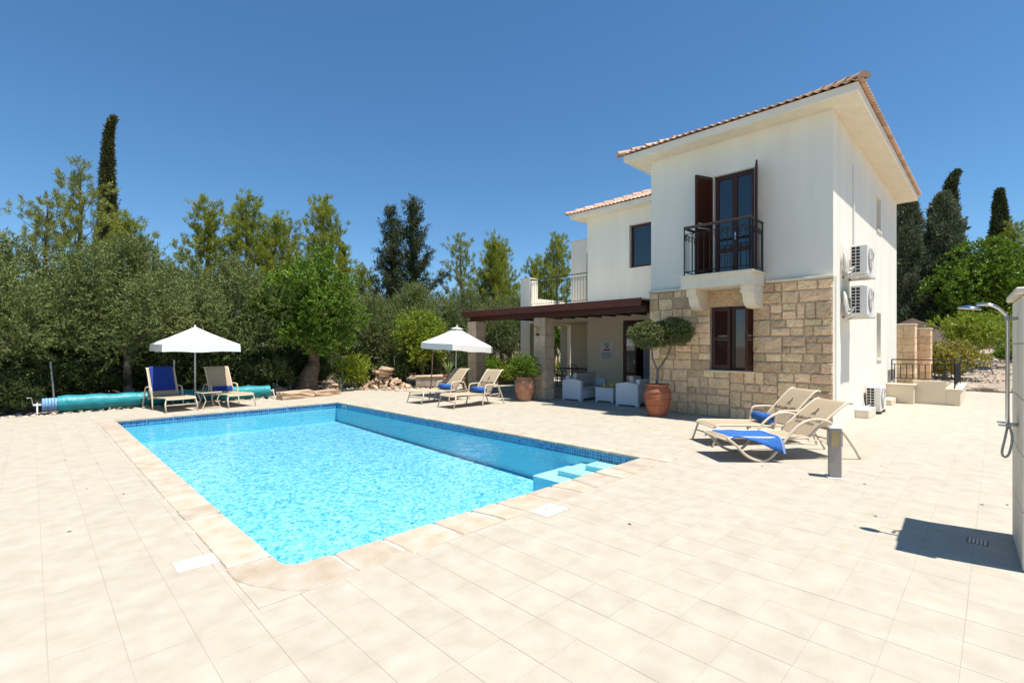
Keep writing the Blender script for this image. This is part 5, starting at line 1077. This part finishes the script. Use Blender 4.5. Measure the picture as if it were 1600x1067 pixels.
def spire(seed, H, r, ns, m, loc, label, rough=.12, tip=(0, 0), name='cypress_tree', grp=None, wide=0, L=.16, shape=None):
    r2 = np.random.default_rng(seed); f = r2.uniform(0, 1, ns)**.85; prof = (shape(f) if shape else np.sin(np.clip(f*1.05+.02, 0, 1)**.45*PI)**.55*(1-f*.35)); a = r2.uniform(0, 2*PI, ns)
    wob_ = 1+rough*np.sin(a*3+f*23)+rough*.8*np.sin(a*5-f*37+1)+r2.normal(0, rough*.5, ns); rad = r*prof*wob_*np.where(r2.random(ns) < .8, 1, r2.uniform(.3, 1, ns))
    P = np.stack([np.cos(a)*rad+tip[0]*f**22, np.sin(a)*rad+tip[1]*f**22, .25+f*(H-.3)], 1); D = nrmz(np.stack([np.cos(a)*(.45+wide), np.sin(a)*(.45+wide), np.ones(ns)*.9], 1)+r2.normal(0, .3, (ns, 3)))
    k = 7; PP = np.repeat(P, k, 0)+r2.normal(0, .06+.02*r, (ns*k, 3)); DD = nrmz(np.repeat(D, k, 0)+r2.normal(0, .35, (ns*k, 3)))
    t = empty(name, loc, 0, label, 'tree', grp); link('crown', leaf_mesh('crown', PP, DD, L*r2.uniform(.7, 1.3, ns*k), L*.3*r2.uniform(.7, 1.3, ns*k), m), t); MB().tube([(0, 0, -.1), (0, 0, H*.3), (0, 0, H*.8)], [.16, .12, .04], 8).obj('trunk', 'bark', t); return t
CG = 'dark cypresses and firs'
col_shape = lambda f: np.minimum(1, (1-f)*1.7+.015)**.9*np.clip(f*9+.35, 0, 1)
spire(51, 15.9, .52, 7500, 'cypress_leaf', (3.4, 39.0, -.1), 'very tall narrow cypress with a bent tip towering on the left', .12, (.3, -.3), grp=CG, shape=col_shape)
spire(52, 9.4, .55, 2600, 'cypress_leaf', (16.6, 34.8, -.1), 'short narrow cypress tip beside the two dark firs', .1, grp=CG, shape=col_shape)
def fir_parts(seed, H, Wd, m):
    rd = random.Random(seed); r2 = np.random.default_rng(seed); mb = MB().tube([(0, 0, 0), (.05, 0, H*.5), (0, 0, H)], [.17, .1, .02], 7); P0 = []; D0 = []; nb = 75
    for k in range(nb):
        f = .04+.94*(k+rd.random())/nb; a = k*2.4+rd.uniform(-.6, .6); ln = Wd/2*((1-f)**.72*rd.uniform(.35, 1.2)+.05); d = Vector((math.cos(a), math.sin(a), .35+.5*f)).normalized(); p = Vector((0, 0, f*H)); n_ = max(4, int(ln*17))
        mb.tube([p, p+d*ln*.5, p+d*ln+Vector((0, 0, .2*ln))], [.03, .02, .006], 4, caps=False)
        for q in range(n_): s = (q+rd.random())/n_; c = p+d*ln*s+Vector((rd.gauss(0, .13), rd.gauss(0, .13), .2*ln*s*s+rd.gauss(0, .10))); P0.append(c[:]); D0.append((d+Vector((0, 0, .4))).normalized()[:])
    P0 = np.array(P0); D0 = np.array(D0); k = 24; n = len(P0); P = np.repeat(P0, k, 0)+r2.normal(0, .085, (n*k, 3)); D = nrmz(np.repeat(D0, k, 0)+r2.normal(0, .55, (n*k, 3)))
    return leaf_mesh('crown', P, D, r2.uniform(.10, .2, n*k), r2.uniform(.03, .055, n*k), m), mb.mesh('trunk', 'bark', smooth=True)
fA = fir_parts(61, 11, 5.4, 'conifer_leaf'); fB = fir_parts(62, 11.3, 6.2, 'conifer_leaf')
pine(fA, (16.9, 28.3, -.1), 'dark spiky fir, left and shorter of the pair', 1.0, 0, 'fir_tree', CG); pine(fB, (17.4, 26.5, -.1), 'dark spiky fir, right and taller of the pair', 1.0, 1.2, 'fir_tree', CG)
# greenery seen through the veranda and to the right of the house
make_tree('garden_tree', 'leafy green tree seen through the veranda opening', 'tree', (20.0, 16.6, -.05), crown_lobes(0, 0, 2.3, 1.4, 1.4, 1.3, 16, .35, .6, 71), 1400, 9, .25, .11, .07, 'carob_leaf', .06, 1.2, None, up=.2, spread=.9)
shrub(72, .9, 1.2, 500, (18.6, 14.9, -.05), 'low garden shrub seen under the tree through the veranda', 'lemon_leaf', .07, .035, 'bright garden shrubs')
wd = lambda f: np.clip(1-f, 0, 1)**.62*np.clip(f*5+.5, 0, 1)
spire(81, 11.3, 1.3, 6500, 'conifer_blue', (42.6, 4.35, .9), 'grey green conifer directly behind the house corner', .26, grp=CG, shape=wd, wide=.3, L=.26, name='conifer_tree')
spire(82, 10.9, 1.65, 8000, 'conifer_blue', (43.6, 2.55, .9), 'broad grey green conifer right of the house', .28, grp=CG, shape=wd, wide=.3, L=.26, name='conifer_tree')
spire(83, 15.0, 1.0, 5000, 'conifer_leaf', (53.8, 2.75, 1), 'dark cypress with leaning tip behind the broad conifer', .16, (.4, -.5), grp=CG, shape=wd, L=.26)
spire(84, 14.8, 1.05, 5000, 'conifer_leaf', (62.4, -.2, 1), 'dark pointed cypress alone on the right skyline', .2, grp=CG, shape=wd, L=.26)
gt = make_tree('garden_tree', 'dense bright green broadleaf tree right of the conifers', 'tree', (41.4, .75, 1), crown_lobes(0, 0, 4.0, 2.1, 2.1, 3.0, 30, .6, 1.0, 85), 2600, 10, .4, .17, .11, 'carob_leaf', .14, 1.6, None, up=.25, spread=.9)
dup(gt, (43.8, -1.6, 1), 2.0, 'bright green tree cut by the right frame edge', .98); pine(pB, (51, -.6, 1), 'pine above the broadleaf tree on the right skyline', .9, .7); pine(pC, (47, -2.2, 1), 'pine behind the shower wall at the right edge', .95, 2.7)
dup(gt, (47.5, 2.1, .9), 4.4, 'green tree filling the gap between conifers and broadleaf tree', .8)
make_tree('garden_tree', 'small feathery yellow green tree on the gravel bank with a stake', 'tree', (29.6, .75, .55), crown_lobes(0, 0, 1.75, 1.35, 1.35, .62, 20, .25, .45, 86), 1300, 10, .3, .12, .04, 'lemon_leaf', .05, .75, None, up=-.1, spread=.8)
make_tree('garden_tree', 'slim young tree on the gravel bank below the shower head', 'tree', (33.6, -.05, .95), crown_lobes(0, 0, 1.3, .7, .7, .6, 10, .2, .35, 87), 500, 9, .25, .1, .045, 'carob_leaf', .04, .8, None, up=.2)
tag(MB().tube([(27.3, .05, .25), (27.9, .25, 1.3)], .03, 6).obj('tree_stake', 'bark_grey'), 'leaning wooden stake in the gravel beside the feathery tree', 'stake')
shrub(88, 1.5, 1.75, 1300, (26.4, 1.5, .1), 'variegated yellow and green shrub behind the black railing', 'gold_leaf', .09, .045, 'bright garden shrubs')
shrub(89, .8, .9, 500, (31.6, -.35, .8), 'low green shrub on the gravel bank near the shower wall', 'carob_leaf', .08, .04, 'bright garden shrubs')
tag(MB().box(38.5, 38.8, -12, 6.0, .8, 2.6).obj('boundary_wall', 'mortar'), 'grey boundary wall at the top of the gravel bank', 'wall')
for k, (x, y, w, h, lab) in enumerate(((22.6, 2.08, .62, 2.42, 'square stone pillar directly behind the house corner'), (23.6, 1.72, .6, 2.28, 'stone pillar behind the railing, right of the other pillar'))):
    t = empty('stone_pillar', (x, y, 0), 0, lab, 'pillar', 'stone pillars behind the house'); MB().box(.02, w-.02, .02, w-.02, 0, h-.05).obj('core', 'mortar', t); z = 0
    while z < h-.06:
        hh = random.uniform(.2, .34); hh = h-.05-z if h-.05-(z+hh) < .16 else hh; sp = random.uniform(.22, .42)
        for u in ((0, sp), (sp+.012, w)): MB().box(u[0]*0+.0, w, u[0], u[1], z+.006, z+hh-.006).obj('stone', 'stone', t, bevel=.014)
        z += hh
    MB().box(-.02, w+.02, -.02, w+.02, h-.048, h).obj('cap', 'trim_cream', t, bevel=.01)
t = empty('thatched_parasol', (30.9, 2.95, .15), 0, 'brown thatched parasol showing above the stone pillar', 'parasol'); MB().lathe([(0, 2.85), (.25, 2.72), (1.1, 2.35), (1.08, 2.28), (.2, 2.5), (0, 2.55)], 20).obj('canopy', 'thatch', t); MB().tube([(0, 0, 0), (0, 0, 2.5)], .04, 8).obj('pole', 'bark_grey', t)
# fence behind the hedge line, and the thin stake by the shaded lounger
t = empty('chain_link_fence', (0, 16.85, 0), 0, 'row of thin grey metal fence posts along the hedge', 'fence')
for k, (x, y, h, ln) in enumerate(((-1.9, .0, 1.25, 0), (.45, .0, 1.22, -.09), (2.95, .0, 1.2, 0), (5.9, .35, 1.25, 0), (8.3, .5, 1.25, 0), (10.4, .35, 1.2, 0), (12.3, .0, 1.2, 0))): MB().tube([(x, y, -.06), (x+ln, y, h)], .022, 8).obj('post', 'steel_post', t)
tag(MB().tube([(8.48, 12.05, 0), (8.52, 12.0, .55), (8.62, 12.05, 1.5)], [.02, .018, .012], 6).obj('garden_stake', 'bark'), 'thin dark brown stake standing beside the shaded lounger', 'stake')
